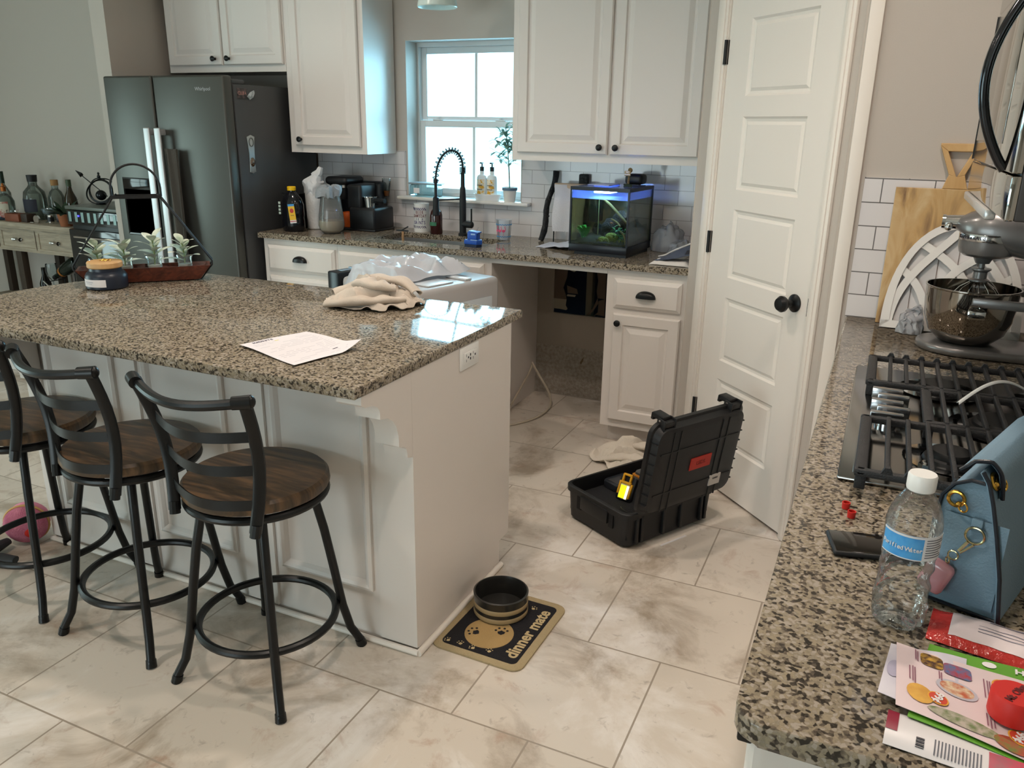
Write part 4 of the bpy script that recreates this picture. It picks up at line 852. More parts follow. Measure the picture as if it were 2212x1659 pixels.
def bez(*p, n=12):
    p = [V(q) for q in p]; o = []
    for i in range(n + 1):
        q = [x.copy() for x in p]; u = i / n
        while len(q) > 1: q = [a.lerp(c_, u) for a, c_ in zip(q, q[1:])]
        o.append(q[0])
    return o
b = MB(M_); b.tube(bez((-.07, .02, .255), (-.02, .0, .26), (.03, -.02, .20), (.105, -.04, .15)), [.004] * 3 + [.006] * 10, 7); b.tube(bez((.02, -.05, .17), (.06, -.06, .16), (.08, -.08, .14)), .004, 6); b.tube(bez((.09, -.10, .12), (.125, -.12, .11), (.132, -.13, .06)), .005, 6); b.tube(bez((.138, -.06, .19), (.14, -.02, .13), (.14, .04, .09)), .003, 6); b.build('driftwood', mat('driftwood', '#7a6a3a', .8, bump=.5, bscale=90), t)
b = MB(M_); rn = random.Random(3)
for k in range(15):
    a = rn.uniform(0, 6.28); leaf(b, (-.10 + rn.uniform(-.012, .012), -.10, .07 + .02 * rn.random()), (cos(a) * .7, sin(a) * .5, 1.5), rn.uniform(.07, .115), .024, .45)
b.build('anubias', mat('anubias_green', '#3c9a2e', .5), t)
b = MB(M_)
for k in range(60):
    a = rn.uniform(0, 6.28); leaf(b, (.085 + rn.uniform(-.03, .035), -.09 + rn.uniform(-.03, .03), .07 + .07 * rn.random()), (cos(a), sin(a), .8), rn.uniform(.018, .036), .011, .3, n=3)
b.build('stem_plant', mat('stem_green', '#2f7a1c', .6), t)
b = MB(M_)
for k in range(70): x = rn.uniform(-.03, .12); leaf(b, (x, -.10 + rn.uniform(-.04, .03), .064), (rn.uniform(-.6, .6), rn.uniform(-.6, .6), 1), rn.uniform(.015, .035), .004, .3, n=3)
b.ball((.035, -.07, .085), (.035, .02, .022), 10, 8); b.ball((0, -.09, .072), (.03, .015, .015), 10, 8); b.build('moss', mat('moss_green', '#87912c', .8, bump=1, bscale=200), t)
b = MB(M_); b.box(-.06, -.10, AH + .002, .02, .04, AH + .010, .002); b.box(-.11, -.06, AH + .002, -.07, 0, AH + .006); b.build('lamp_body', mat('lamp_white', '#9aa6c8', .4), t)
b = MB(M_); b.box(-.055, -.105, AH - .030, .025, .035, AH - .0205, .002); b.build('led_panel', mat('led_light', '#9fc4ff', .5, emis=140), t)
b = MB(M_); b.box(-.135, .02, .14, -.085, .10, AH - .02, .008); b.build('filter_box', clear('filter_plastic', '#5f6f66', .5, milky=.5, milk='#3b4a44'), t)
b = MB(M_); b.tube([(-.078, .02, .31), (-.078, .02, .08)], .0022, 6); b.build('heater_cord', mat('cord_pale', '#8a8a5a', .6), t)
b = MB(M_); b.box(.005, hd_ - .03, AH + .001, .098, hd_ + .055, AH + .052, .016, 3); b.box(.01, hd_ - .05, AH + .001, .09, hd_ - .02, AH + .004); b.build('filter', mat('filter_black', '#14161b', .4), t)
b = MB(M_); b.ball((.118, -.055, .225), (.010, .004, .005), 8, 6); b.ball((.05, -.12, .16), (.008, .003, .003), 8, 6)
b.build('fish', mat('fish_orange', '#a8683a', .4), label='tiny orange fish swimming in the aquarium', cat='fish')
t = thing('no_fishing_sign', 'miniature post with NO FISHING sign standing on the aquarium lid', 'figurine', (-.235, -.31, TZ + AH))
S_ = M_ @ T(.085, -.02, AH + .001)
b = MB(S_); b.lathe([(0, 0), (.022, 0), (.018, .008), (.008, .014), (0, .014)], 14); b.build('base', mat('moss_base', '#26382a', .8, bump=.8, bscale=150), t)
b = MB(S_); b.cyl((0, 0, .012), (.003, 0, .052), .0065, .005, 10); b.ball((.006, .004, .077), (.012, .006, .012), 10, 8); b.build('post', mat('post_brown', '#6b5a3c', .8, bump=.6, bscale=200), t)
b = MB(S_); b.box(-.019, -.008, .050, .013, -.004, .074, .002); sg = b.build('board', mat('sign_tan', '#8c7b55', .7), t)
text('lettering', 'NO', .012, S_ @ T(-.003, -.0085, .068) @ FACE, PAPER, sg, bold=.0003); text('lettering', 'FISHING', .009, S_ @ T(-.003, -.0085, .057) @ FACE, PAPER, sg, sx=.85, bold=.0003)
# plastic bag, pouch behind the aquarium right
def crumple(name, label, cat, m, c, r, h, seed, th=.0015, lob=.25, parent=None):
    b = MB()
    def fn(u, v):
        a = 2 * pi * u; k = v; rr = (1 + lob * nz3(cos(a) * 1.6 + seed, sin(a) * 1.6, seed)) * sin(pi * .5 * min(1, k * 1.0))
        x = r[0] * rr * cos(a); y = r[1] * rr * sin(a); hh = h * cos(pi * .5 * k) ** .7
        f_ = ridge(x * 16 + seed, y * 16, seed) * .35 + nz3(x * 40, y * 40, seed) * .25
        return (c[0] + x + .012 * nz3(a * 3, k * 5, seed), c[1] + y + .012 * nz3(a * 3, k * 5, seed + 4), c[2] + max(.002, hh * (1 + f_)))
    b.sheet(fn, 48, 18, th); bmesh.ops.remove_doubles(b.bm, verts=b.bm.verts, dist=1e-4)
    if parent: return b.build(name, m, parent, ang=60)
    return b.build(name, m, label=label, cat=cat, ang=60)
crumple('plastic_bag', 'crumpled clear plastic bag on the counter right of the aquarium', 'plastic bag', clear('bag_clear', '#ffffff', .9, .12, milky=.38, milk='#eef0f6', bump=.9, bscale=30), (-.065, -.14, TZ), (.085, .06), .105, 3.1)
crumple('twist_bag', 'small plastic bag with blue tie lying in front of the larger clear bag', 'plastic bag', clear('bag_clear'), (.015, -.19, TZ), (.06, .045), .055, 8.3)
t = thing('folded_apron', 'blue-grey folded cloth over a white pad at the right end of the counter', 'cloth', (.06, -.53, TZ))
b = MB(); 
def ap0(u, v): x = -.035 + .185 * u; y = -.60 + .13 * v; return (x, y, TZ + .004 + (.016 + .004 * nz3(x * 20, y * 20, 2)) * min(1, min(u, 1 - u, v, 1 - v) * 8))
b.sheet(ap0, 16, 10, .004); b.build('white_pad', mat('pad_white', '#d9d4d0', .9), t)
def ap1(u, v):
    x = -.015 + .165 * u; y = -.585 + .12 * v; return (x, y, TZ + .018 + .085 * u ** 1.1 * (.45 + .55 * v) + .006 * nz3(x * 25, y * 25, 4))
b = MB(); b.sheet(ap1, 18, 10, .003); b.build('blue_cloth', mat('slate_blue', '#4b5263', .85, bump=.3, bscale=200), t)
b = MB(); b.sheet(lambda u, v: (lambda p: (p[0] - .012, p[1] + .004, p[2] + .004))(ap1(u * .98, .9 + .1 * v)), 18, 3, .004); b.build('white_edge', mat('pad_white'), t)
b = MB(); b.sheet(lambda u, v: (lambda p: (p[0], p[1], p[2] + .001))(ap1(.82 + .12 * u, .1 + .35 * v)), 4, 4, .001); b.build('print_mark', INK, t)
# ================================================================= WINDOW SILL
sz = 1.1045
t = thing('soap_tray', 'white oval tray holding two lemon-print pump bottles on the sill', 'tray', (-1.15, -.025, sz))
b = MB(); ov = Matrix.Diagonal((1, .42, 1, 1)); b.lathe([(0, 0), (.072, 0), (.086, .034), (.083, .036), (.070, .005), (0, .004)], 36, (-1.150, -.026, sz), ov); b.build('tray', WHITE, t)
for i, x in enumerate((-1.186, -1.123)):
    t = thing('pump_bottle', ['left', 'right'][i] + ' white lemon-print pump bottle in the tray on the window sill', 'soap bottle', (x, -.024, sz), group='pump bottles on the sill'); c = (x, -.024, sz + .006)
    b = MB(); b.lathe([(0, 0), (.029, 0), (.031, .004), (.031, .115), (.026, .130), (.013, .137), (.012, .155), (0, .155)], 24, c, Matrix.Diagonal((1, .75, 1, 1))); b.build('bottle', mat('frost_white', '#dfe8ea', .3), t)
    b = MB(); wrap_cyl(b, (c[0], c[1] - .001), .027, rad(215), rad(325), sz + .025, sz + .115); lb = b.build('label', mat('lemon_label', '#e9e2cc', .6, col2='#e0a93c', nscale=45, nlo=.52, nhi=.56), t)
    text('lettering', 'simply', .013, T(c[0], c[1] - .0305, sz + .085) @ FACE, INK, lb); text('lettering', 'lemon', .013, T(c[0], c[1] - .0305, sz + .062) @ FACE, INK, lb)
    b = MB(); b.lathe([(0, .155), (.012, .155), (.012, .178), (.004, .180), (.004, .197), (0, .197)], 14, c); b.box(c[0] - .006, c[1] - .022, c[2] + .195, c[0] + .007, c[1] + .006, c[2] + .203, .002); b.build('pump', BLKM, t)
t = thing('olive_plant', 'small potted olive tree on the right of the window sill', 'potted plant', (-1.012, -.024, sz)); c = (-1.012, -.024, sz)
b = MB(); b.lathe([(0, 0), (.031, 0), (.038, .062), (.041, .063), (.042, .076), (.038, .076), (.036, .065), (0, .065)], 28, c); b.build('pot', mat('pot_white', '#dad6cd', .6), t)
b = MB(); b.lathe([(.0385, .062), (.0425, .062), (.0435, .078), (.0385, .078), (.0385, .062)], 28, c); b.build('rim', mat('rim_blue', '#5b7386', .5), t)
b = MB(); st = bez((0, 0, .06), (-.006, 0, .14), (-.004, 0, .22), (-.020, -.004, .32), (-.03, 0, .40)); st = [V(c) + p for p in st]; b.tube(st, [.0035] * 6 + [.0025] * 7, 6); rn = random.Random(11); br_ = []
for k in range(9):
    i = 5 + k * 7 // 9; a = rn.uniform(0, 6.28); d = V((cos(a) * 1.0, sin(a) * .55 - .2, .6)); e_ = st[i] + d * rn.uniform(.05, .09); b.tube([st[i], st[i].lerp(e_, .5) + V((0, 0, .008)), e_], .0014, 5); br_.append((st[i], e_))
b.build('stem', mat('olive_stem', '#5c6252', .8), t)
b = MB()
for (p, q) in br_ + [(st[7], st[12])] * 2 + [(st[5], st[9])]:
    for k in range(13):
        o = p.lerp(q, .15 + .85 * k / 12); a = rn.uniform(0, 6.28); leaf(b, o, (cos(a), sin(a) * .6, rn.uniform(-.2, .9)), rn.uniform(.040, .065), .019, .25, n=5)
b.build('foliage', mat('olive_leaf', '#6f9a8c', .6, col2='#a3bfb4', nscale=40), t)
t = thing('glass_container', 'rectangular glass food container with grey lid on the left of the sill', 'food container', (-1.60, -.01, sz))
b = MB(); b.box(-1.655, -.045, sz, -1.475, .045, sz + .070, .012, 3); b.build('dish', clear('dish_glass', '#e4f0f0', .9, .05, milky=.12, milk='#a8c4c4'), t)
b = MB(); b.box(-1.662, -.052, sz + .0705, -1.468, .052, sz + .080, .004); b.build('lid', mat('lid_grey', '#8c9aa0', .4), t)
b = MB(); b.box(-1.625, -.0475, sz + .02, -1.585, -.046, sz + .05); b.build('sticker', PAPER, t)
# pendant over the sink
t = thing('pendant_lamp', 'frosted white glass pendant lamp cut off at the top edge above the window', 'pendant lamp', (-1.25, -.40, 2.07))
b = MB(); b.lathe([(.097, 0), (.100, .004), (.090, .06), (.066, .13), (.035, .165), (.032, .163), (.062, .128), (.086, .06), (.094, .004), (.097, 0)], 40, (-1.25, -.40, 2.066)); b.build('glass_shade', mat('opal_glass', '#cfdcd6', .25), t)
b = MB(); b.cyl((-1.25, -.40, 2.23), (-1.25, -.40, 2.27), .036, n=20); b.tube([(-1.25, -.40, 2.26), (-1.25, -.40, CEIL)], .006, 8); b.build('stem', BLKM, t)
b = MB(); b.ball((-1.25, -.40, 2.12), .028, 16, 10); b.build('bulb', WHITE, t)
# cord and towel in the bay
b = MB(); b.tube(bez((-.829, -.075, .20), (-.80, -.09, .17), (-.70, -.12, .02), (-.60, -.14, .006), (-.55, -.30, .006), (-.60, -.62, .006), (-.80, -.78, .006), (-1.05, -.70, .006), n=40), .0065, 8); b.build('power_cable', mat('cable_cream', '#b5aa98', .6), label='thick cream cable curving out across the bay floor', cat='cable')
b = MB(); b.tube(bez((-.829, -.07, .19), (-.822, -.10, .15), (-.822, -.25, .10), (-.822, -.40, .02), n=20), .006, 8); b.build('drain_hose', mat('cable_cream'), label='thin hose running down the left side panel of the bay', cat='hose')
# ================================================================= ON THE ISLAND
t = thing('candle', 'squat dark navy candle jar with blond wooden lid at the left end of the island', 'candle', (-1.682, -2.150, .9145)); c = (-1.682, -2.150, .9145)
b = MB(); b.lathe([(0, 0), (.067, 0), (.072, .005), (.0725, .046), (.066, .058), (.056, .066), (.055, .076), (0, .076)], 40, c); b.build('jar', mat('navy_glass', '#1b2230', .35), t)
b = MB(); b.lathe([(0, .0765), (.058, .0765), (.061, .080), (.061, .095), (.058, .099), (0, .099)], 40, c); ld = b.build('lid', mat('birch', '#c0935f', .5, col2='#cfa673', nscale=4, aniso=(1, 12, 1)), t)
b = MB(); wrap_cyl(b, c, .0728, rad(240), rad(318), c[2] + .013, c[2] + .040, 20); lb = b.build('label', PAPER, t)
b = MB(); wrap_cyl(b, c, .0736, rad(253), rad(282), c[2] + .030, c[2] + .0315, 8); wrap_cyl(b, c, .0736, rad(257), rad(278), c[2] + .024, c[2] + .025, 8); b.build('print', mat('pale_ink', '#9a9aa6', .7), lb)
b = MB()
for k in range(9): a = k * 1.1; r_ = .004 + .0022 * k; b.tube([(c[0] + r_ * cos(a) - .006, c[1] + r_ * sin(a), c[2] + .101), (c[0] + r_ * cos(a) + .004, c[1] + r_ * sin(a) + .003, c[2] + .105), (c[0] + r_ * cos(a) + .008, c[1] + r_ * sin(a), c[2] + .101)], .0014, 5)
b.build('chain', GOLD, label='small heap of gold chain on the candle lid', cat='chain')
# wooden boat planter with metal handle
HM_ = T(-1.665, -1.985, .9145) @ R(46, 'Z')
t = thing('planter_tray', 'dark red wooden tray planter with tall black metal carrying frame', 'planter', (-1.665, -1.985, .9145))
TW = wood('tray_wood', '#3a1a12', '#6b3424', '#54281b', scale=(2, 14, 14), rough=.4, wave=3)
def ends(z, k): return k
b = MB(HM_)
x0, x1 = -.22, .245
P_ = lambda z, gx, gy, s: [(-.195 - gx, -.042 - gy, z), (.195 + gx, -.042 - gy, z), (.195 + gx, .042 + gy, z), (-.195 - gx, .042 + gy, z)]
A = b.vs(P_(.004, 0, 0, 1)); B = b.vs(P_(.058, .042, .014, 1)); C_ = b.vs(P_(.058, .034, .006, 1)); D = b.vs(P_(.045, .022, 0, 1))
b.f(list(reversed(A)))
for p, q in ((A, B), (B, C_), (C_, D)):
    for k in range(4): b.f([p[k], p[(k + 1) % 4], q[(k + 1) % 4], q[k]])
b.f(D); b.build('tray', TW, t, smooth=False)
for s in (-1, 1):
    b = MB(HM_)
    b.tube([(-.070, s * .022, .330), (-.084, s * .024, .318), (-.246, s * .030, .072), (-.246, s * .030, .060), (-.202, s * .034, .006), (.202, s * .034, .006), (.246, s * .030, .060), (.246, s * .030, .072), (.084, s * .024, .318), (.070, s * .022, .330)], .0035, 7)
    b.build('side_wire', BLKM, t)
b = MB(HM_); b.box(-.088, -.028, .318, .088, .028, .322, .001); b.box(-.088, -.030, .316, .088, -.028, .328); b.box(-.088, .028, .316, .088, .030, .328); b.build('top_shelf', BLKM, t)
b = MB(HM_); b.tube([(.086 * cos(pi * k / 20), 0, .352 + .088 * sin(pi * k / 20)) for k in range(21)], .0042, 8); b.tube([(.086, 0, .355), (.086, 0, .322)], .0042, 8); b.tube([(-.086, 0, .355), (-.086, 0, .322)], .0042, 8); b.build('handle_hoop', BLKM, t)
rn = random.Random(5); LV = mat('sage_leaf', '#93a58c', .75, col2='#d6dbc9', nscale=25, sheen=.3)
for i, x in enumerate((-.165, -.070, .035, .145)):
    p = HM_ @ V((x, 0, .0465)); nm = ['leftmost, behind the candle', 'second from the left', 'third from the left, tallest', 'rightmost, leaning past the frame'][i]
    t = thing('sprig_jar', 'small clear jar with pale velvety sprig in the wooden tray, ' + nm, 'potted plant', p, group='sprig jars in the wooden tray')
    b = MB(); b.lathe([(0, .001), (.024, .001), (.027, .006), (.026, .034), (.031, .044), (.032, .046)], 24, p); b.build('jar', clear('jar_glass', '#f4f8f6', .45, .06, milky=.08), t)
    b = MB(); b.lathe([(0, .003), (.0235, .003), (.0245, .014), (0, .016)], 20, p); b.build('white_filler', mat('filler_white', '#d8d8d2', .8), t)
    b = MB(); top = p + V((rn.uniform(-.01, .01), 0, .095 + .02 * (i == 2))); b.tube([p + V((0, 0, .01)), p.lerp(top, .5) + V((.004, 0, 0)), top], .003, 6); b.build('stem', mat('sprig_stem', '#8a9a6a', .7), t)
    b = MB()
    for k in range(11):
        q = .28 + .72 * k / 10; a = k * 2.4 + i * 1.3; o = p.lerp(top, q); el = .35 + .75 * q - (.25 if k % 3 == 0 else 0)
        leaf(b, o, (cos(a), sin(a) * .8, el), rn.uniform(.075, .11) * (1.1 - .35 * q), .040 * (1.15 - .3 * q), .30, fold=.12, n=6)
    b.build('leaves', LV, t)
# crumpled canvas cloth
CAN = mat('canvas', '#cbbfb2', .95, col2='#bdb0a2', nscale=8, bump=.35, bscale=450)
def heap(name, label, cat, m, c, M2, outline, h, seed, nu=150, nr=60, th=.003, freq=8.5, zb=.0, lifted=.35, rolls=()):
    """a thrown cloth: hand-cut outline, sharp warped folds, turned-up rim and rolled edges"""
    b = MB(); n = len(outline)
    def rad_(a):
        q = a / (2 * pi) * n; i = int(q) % n; f_ = q - int(q); f_ = f_ * f_ * (3 - 2 * f_); return outline[i] * (1 - f_) + outline[(i + 1) % n] * f_
    def fn(u, v):
        a = 2 * pi * u; r = rad_(a) * v * (1 + .05 * nz3(cos(a) * 5, sin(a) * 5, seed)); x = r * cos(a); y = r * sin(a)
        wx = x + .06 * nz3(x * 5, y * 5, seed); wy = y + .06 * nz3(x * 5, y * 5, seed + 9)
        f1 = max(0, 1 - abs(nz3(wx * freq * .7, wy * freq * 1.5, seed)) * 4) ** 1.2; f2 = max(0, 1 - abs(nz3(wx * freq * 2.2, wy * freq * 1.7, seed + 3)) * 3.2); big = nz3(x * 5.5, y * 5.5, seed + 5)
        env = (1 - v ** 3); z = h * env * (.40 + .75 * big + .50 * f1 + .12 * f2) + .004 * f2 * (1 - env)
        z = max(z, h * .10 * env)
        z += h * lifted * max(0, v - .80) * 5 * max(0, nz3(cos(a) * 2.3, sin(a) * 2.3, seed + 1)) * 1.6
        k = 1 - .22 * max(0, v - .85) * 5 * max(0, nz3(cos(a) * 2.3, sin(a) * 2.3, seed + 1))
        p = M2 @ V((x * k, y * k, 0)); return (c[0] + p.x, c[1] + p.y, c[2] + th + .001 + zb + max(0, z))
    b.sheet(fn, nu, nr, th)
    bmesh.ops.remove_doubles(b.bm, verts=b.bm.verts, dist=2e-4)
    for (pts, r) in rolls:
        path = bez(*pts, n=26)
        def rl(u, v):
            k = u * 26; i = min(25, int(k)); p = path[i].lerp(path[i + 1], k - i); tg_ = (path[i + 1] - path[i]).normalized(); sd = V((-tg_.y, tg_.x, 0)).normalized()
            a = rad(-60 + 300 * v); rr = r * (1 + .35 * nz3(u * 6, v * 3, seed)) * (.55 + .45 * sin(pi * min(1, .08 + u * .9)))
            q = p + sd * rr * 1.35 * cos(a) + V((0, 0, rr * .75 * (1 + sin(a)))); return (c[0] + q.x, c[1] + q.y, c[2] + .004 + q.z)
        b.sheet(rl, 40, 18, .0025)
    return b.build(name, m, label=label, cat=cat, ang=70)
heap('canvas_cloth', 'crumpled beige canvas drop cloth on the island countertop', 'cloth', CAN, (-.665, -1.915, .9145), R(-8, 'Z'), [.165, .185, .17, .155, .16, .15, .175, .165, .145, .125, .13, .15], .085, 2.2, rolls=[([(-.15, -.02, .01), (-.08, .10, .055), (.05, .12, .075), (.155, .05, .03)], .020), ([(-.10, -.13, .0), (.02, -.12, .015), (.08, -.09, .02), (.14, -.01, .02)], .018), ([(-.06, .0, .05), (.02, -.05, .06), (.10, .0, .05)], .022)])
# paper sheet
t = thing('paper_sheet', 'printed white invoice page lying on the island countertop', 'paper', (-.505, -2.50, .9145))
c4 = [V((-.668, -2.562, 0)), V((-.407, -2.650, 0)), V((-.353, -2.428, 0)), V((-.606, -2.350, 0))]
def psh(u, v):
    p = c4[0].lerp(c4[1], v).lerp(c4[3].lerp(c4[2], v), u); z = .9158 + .012 * max(0, u - .6) ** 2 * 6 * v + .0020 * (1 + sin(u * 5) * u) + .0015 * (1 + sin(v * 6)) + .018 * max(0, u + v - 1.72) * 3
    return (p.x, p.y, z)
b = MB(); b.sheet(psh, 20, 20, .0004); b.build('page', mat('page_white', '#dcd6d8', .8), t)
def on(u, v): q = V(psh(u, v)); q.z += .0005; return q
def strip(b, u0, v0, u1, v1, n=6):
    g = [[on(u0 + (u1 - u0) * i / n, v) for v in (v0, v1)] for i in range(n + 1)]
    vs_ = [b.vs(r) for r in g]
    for i in range(n): b.f([vs_[i][0], vs_[i][1], vs_[i + 1][1], vs_[i + 1][0]])
b = MB(); rn = random.Random(4)
for k in range(17):
    v = .15 + .047 * k; u = .08
    while u < .9:
        L_ = rn.uniform(.04, .25)
        if rn.random() < .62: strip(b, u, v, min(.92, u + L_), v + .006, 3)
        u += L_ + .03
b.build('print_lines', mat('faint_ink', '#aca6ae', .8), t, smooth=False)
X_ = (c4[3] - c4[0]).normalized(); Y_ = (c4[0] - c4[1]).normalized(); q = on(.28, .07)
text('lettering', 'KIDNTS', .017, frame_mat(q + V((0, 0, .0004)), X_, Y_, V((0, 0, 1))), mat('title_ink', '#6a6672', .8), t, sx=1.1)
b = MB(); strip(b, .72, .80, .80, .82); b.build('stamp', INK, t, smooth=False)
b = MB(); strip(b, .40, .13, .46, .155); b.build('highlight', mat('highlighter', '#d8cf7a', .7), t, smooth=False)
# ================================================================= ON THE RANGE COUNTER
# cutting board with triangle handle
BW_ = wood('acacia', '#6f5238', '#c7ad84', '#b5925f', scale=(6, 6, 1.8), rough=.5, wave=2.6, dist=5)
t = thing('cutting_board', 'large two-tone acacia cutting board with triangular cut-out handle leaning on the tiles', 'cutting board', (1.08, -1.32, .9143))
BM = frame_mat((.942, -1.352, .9145), (1, 0, 0), (0, .115, .993), (0, -.993, .115))
b = MB(BM); b.prism([(0, 0), (.29, 0), (.29, .435), (0, .435)], 0, .02, bev=.002); b.build('board', BW_, t, smooth=False)
b = MB(BM)
def poly(pts): b.prism(pts, 0, .02, bev=.002)
poly([(.130, .4355), (.200, .4355), (.187, .478), (.165, .470), (.143, .478)]); poly([(.143, .478), (.165, .470), (.131, .548), (.108, .565)]); poly([(.187, .478), (.222, .565), (.199, .548), (.165, .470)]); poly([(.108, .565), (.131, .548), (.199, .548), (.222, .565), (.222, .572), (.108, .572)]); b.build('handle', wood('acacia_pale', '#b08650', '#cba876', scale=(7, 7, 2), rough=.45, wave=2), t, smooth=False)
# white arch decor
ARM = mat('arch_white', '#dcd8d3', .6)
t = thing('arch_decor', 'white painted arched window-tracery wall decor leaning behind the mixer', 'wall decor', (1.14, -1.40, .9143))
AM = frame_mat((1.150, -1.418, .9145), (1, 0, 0), (0, .20, .98), (0, -.98, .20))
b = MB(AM); N = 30; RW, RHt = .195, .345
oo = [(RW * cos(pi * k / N), .0 + RHt * sin(pi * k / N) ** .85) for k in range(N + 1)]; ii = [((RW - .026) * cos(pi * k / N), .022 + (RHt - .045) * sin(pi * k / N) ** .85) for k in range(N + 1)]
for z0, z1 in ((0, .018),):
    for k in range(N):
        q = [oo[k], oo[k + 1], ii[k + 1], ii[k]]; b.prism(q, z0, z1)
b.box(-RW, 0, 0, RW, .024, .018); bmesh.ops.remove_doubles(b.bm, verts=b.bm.verts, dist=1e-5); b.build('rim', ARM, t, smooth=False)
b = MB(AM)
rk = [0]
def ribbon(pts, w=.0115, n=14):
    rk[0] += 1
    pa = [V((q.x, q.y)) for q in bez(*[(x, z, 0) for x, z in pts], n=n)]; L_, R_ = [], []
    for i, p in enumerate(pa):
        d = (pa[min(i + 1, n)] - pa[max(i - 1, 0)]).normalized(); s_ = V((-d.y, d.x)) * w; L_.append(tuple(p + s_)); R_.append(tuple(p - s_))
    b.prism(L_ + R_[::-1], .001 + .0003 * rk[0], .0162 - .0006 * rk[0])
for s in (-1, 1):
    ribbon([(s * .172, .02), (s * .165, .16), (s * .08, .22), (s * .0, .325)]); ribbon([(s * .065, .01), (s * .050, .16), (s * .02, .20), (-s * .115, .275)]); ribbon([(s * .062, .015), (s * .075, .13), (s * .13, .17), (s * .165, .195)])
b.build('tracery', ARM, t, smooth=False)
b = MB(AM)
for x in (-.12, -.055, .0, .055, .12): b.box(x - .0008, .03, -.003, x + .0008, .30 - abs(x) * .9, .0)
b.build('plank_gap', mat('gap_dark', '#6a5a52', .9), t, smooth=False)
b = MB(AM); b.prism([(x * .97, z * .98 + .002) for x, z in oo], -.006, -.003); b.build('back_panel', mat('arch_back', '#cdc9c8', .7), t, smooth=False)
crumple('plastic_bag', 'scrap of clear plastic film between the arch decor and the mixer bowl', 'plastic bag', clear('bag_clear'), (1.045, -1.462, TZ), (.035, .035), .075, 5.7)
# water bottle
c = (1.010, -3.195, .9145)
t = thing('water_bottle', 'half-litre clear plastic water bottle with blue label and white cap', 'water bottle', c)
b = MB(); prof = [(0, .006), (.014, .004), (.024, 0), (.030, .003), (.0325, .012), (.0325, .03), (.0315, .045), (.0303, .060), (.0300, .072), (.0312, .088), (.0320, .100), (.0325, .104), (.0325, .136), (.0330, .140), (.031, .152), (.0245, .170), (.0155, .184), (.0125, .189), (.0125, .196)]
def bot(u, v):
    k = v * (len(prof) - 1); i = min(len(prof) - 2, int(k)); f_ = k - i; r = prof[i][0] * (1 - f_) + prof[i + 1][0] * f_; z = prof[i][1] * (1 - f_) + prof[i + 1][1] * f_; a = 2 * pi * u
    if z < .022: r *= 1 - .09 * (abs(cos(a * 2.5)) < .35)
    if .025 < z < .10: r += .0011 * sin(a * 6 + z * 260) + .0006 * sin(a * 3 - z * 190)
    return (c[0] + r * cos(a), c[1] + r * sin(a), c[2] + z)
b.sheet(bot, 60, 72, 0); b.build('body', clear('pet_plastic', '#fafcfc', .8, .04, milky=.03, bump=.1, bscale=160), t, ang=80)
b = MB(); b.lathe([(.0135, .184), (.0162, .186), (.0168, .189), (.0168, .204), (.0155, .2065), (0, .2065)], 32, c); b.build('cap', WHITE, t)
b = MB(); wrap_cyl(b, c, .0329, rad(200), rad(292), c[2] + .104, c[2] + .136, 20, .0004); lb = b.build('label', mat('label_blue', '#2f86cf', .35, col2='#5aaae0', nscale=30), t)
b = MB(); wrap_cyl(b, c, .0330, rad(292), rad(352), c[2] + .104, c[2] + .136, 14, .0004); l2 = b.build('info_label', mat('label_white', '#d9dadd', .4), t)
b = MB()
for k in range(8): wrap_cyl(b, c, .0336, rad(297), rad(345 - (k % 3) * 6), c[2] + .108 + k * .0033, c[2] + .1093 + k * .0033, 6, .0001)
b.build('fine_print', mat('print_grey', '#6a6a72', .7), l2)
for za, zb_ in ((.1335, .136), (.104, .1052)): b = MB(); wrap_cyl(b, c, .0336, rad(200), rad(292), c[2] + za, c[2] + zb_, 12, .0002); b.build('label_edge', mat('label_white'), lb)
for k, ch in enumerate('Purified Water'):
    if ch == ' ': continue
    a = rad(208 + k * 6.1); r_ = .0341; M_ = frame_mat((c[0] + r_ * cos(a), c[1] + r_ * sin(a), c[2] + .118), (-sin(a), cos(a), 0), (0, 0, 1), (cos(a), sin(a), 0)); text('lettering', ch, .0080, M_, mat('label_white'), lb, bold=.0001)
# phone, red rings
t = thing('smartphone', 'black smartphone lying face up behind the water bottle', 'phone', (.955, -3.0, .9145))
PMx = frame_mat((.9575, -3.0, .9145), (.9397, -.342, 0), (.342, .9397, 0), (0, 0, 1)) 
b = MB(frame_mat((.958, -2.998, .9145), (.985, .17, 0), (-.17, .985, 0), (0, 0, 1)))
PHN = frame_mat((.986, -3.008, .9145), (.97, .24, 0), (-.24, .97, 0), (0, 0, 1))
b = MB(PHN); b.box(-.072, -.036, .0004, .072, .036, .0092, .004, 3); b.build('case', BLKM, t)
b = MB(PHN); b.box(-.068, -.0325, .009, .068, .0325, .0096, .0002); b.build('screen', mat('phone_screen', '#17130f', .06), t)
RED = mat('red_rubber', '#c3241c', .5)
for i, (x, y, h_) in enumerate(((.932, -2.880, 0), (.942, -2.911, 0))):
    b = MB(); b.lathe([(.0062, 0), (.0068, .011), (.0052, .011), (.0046, .0), (.0062, 0)], 20, (x, y, .9146)); b.build('rubber_ring', RED, label=['small red rubber cap ring, the one farther from the camera', 'small red rubber cap ring, the one nearer the phone'][i], cat='rubber ring', group='red rubber rings')
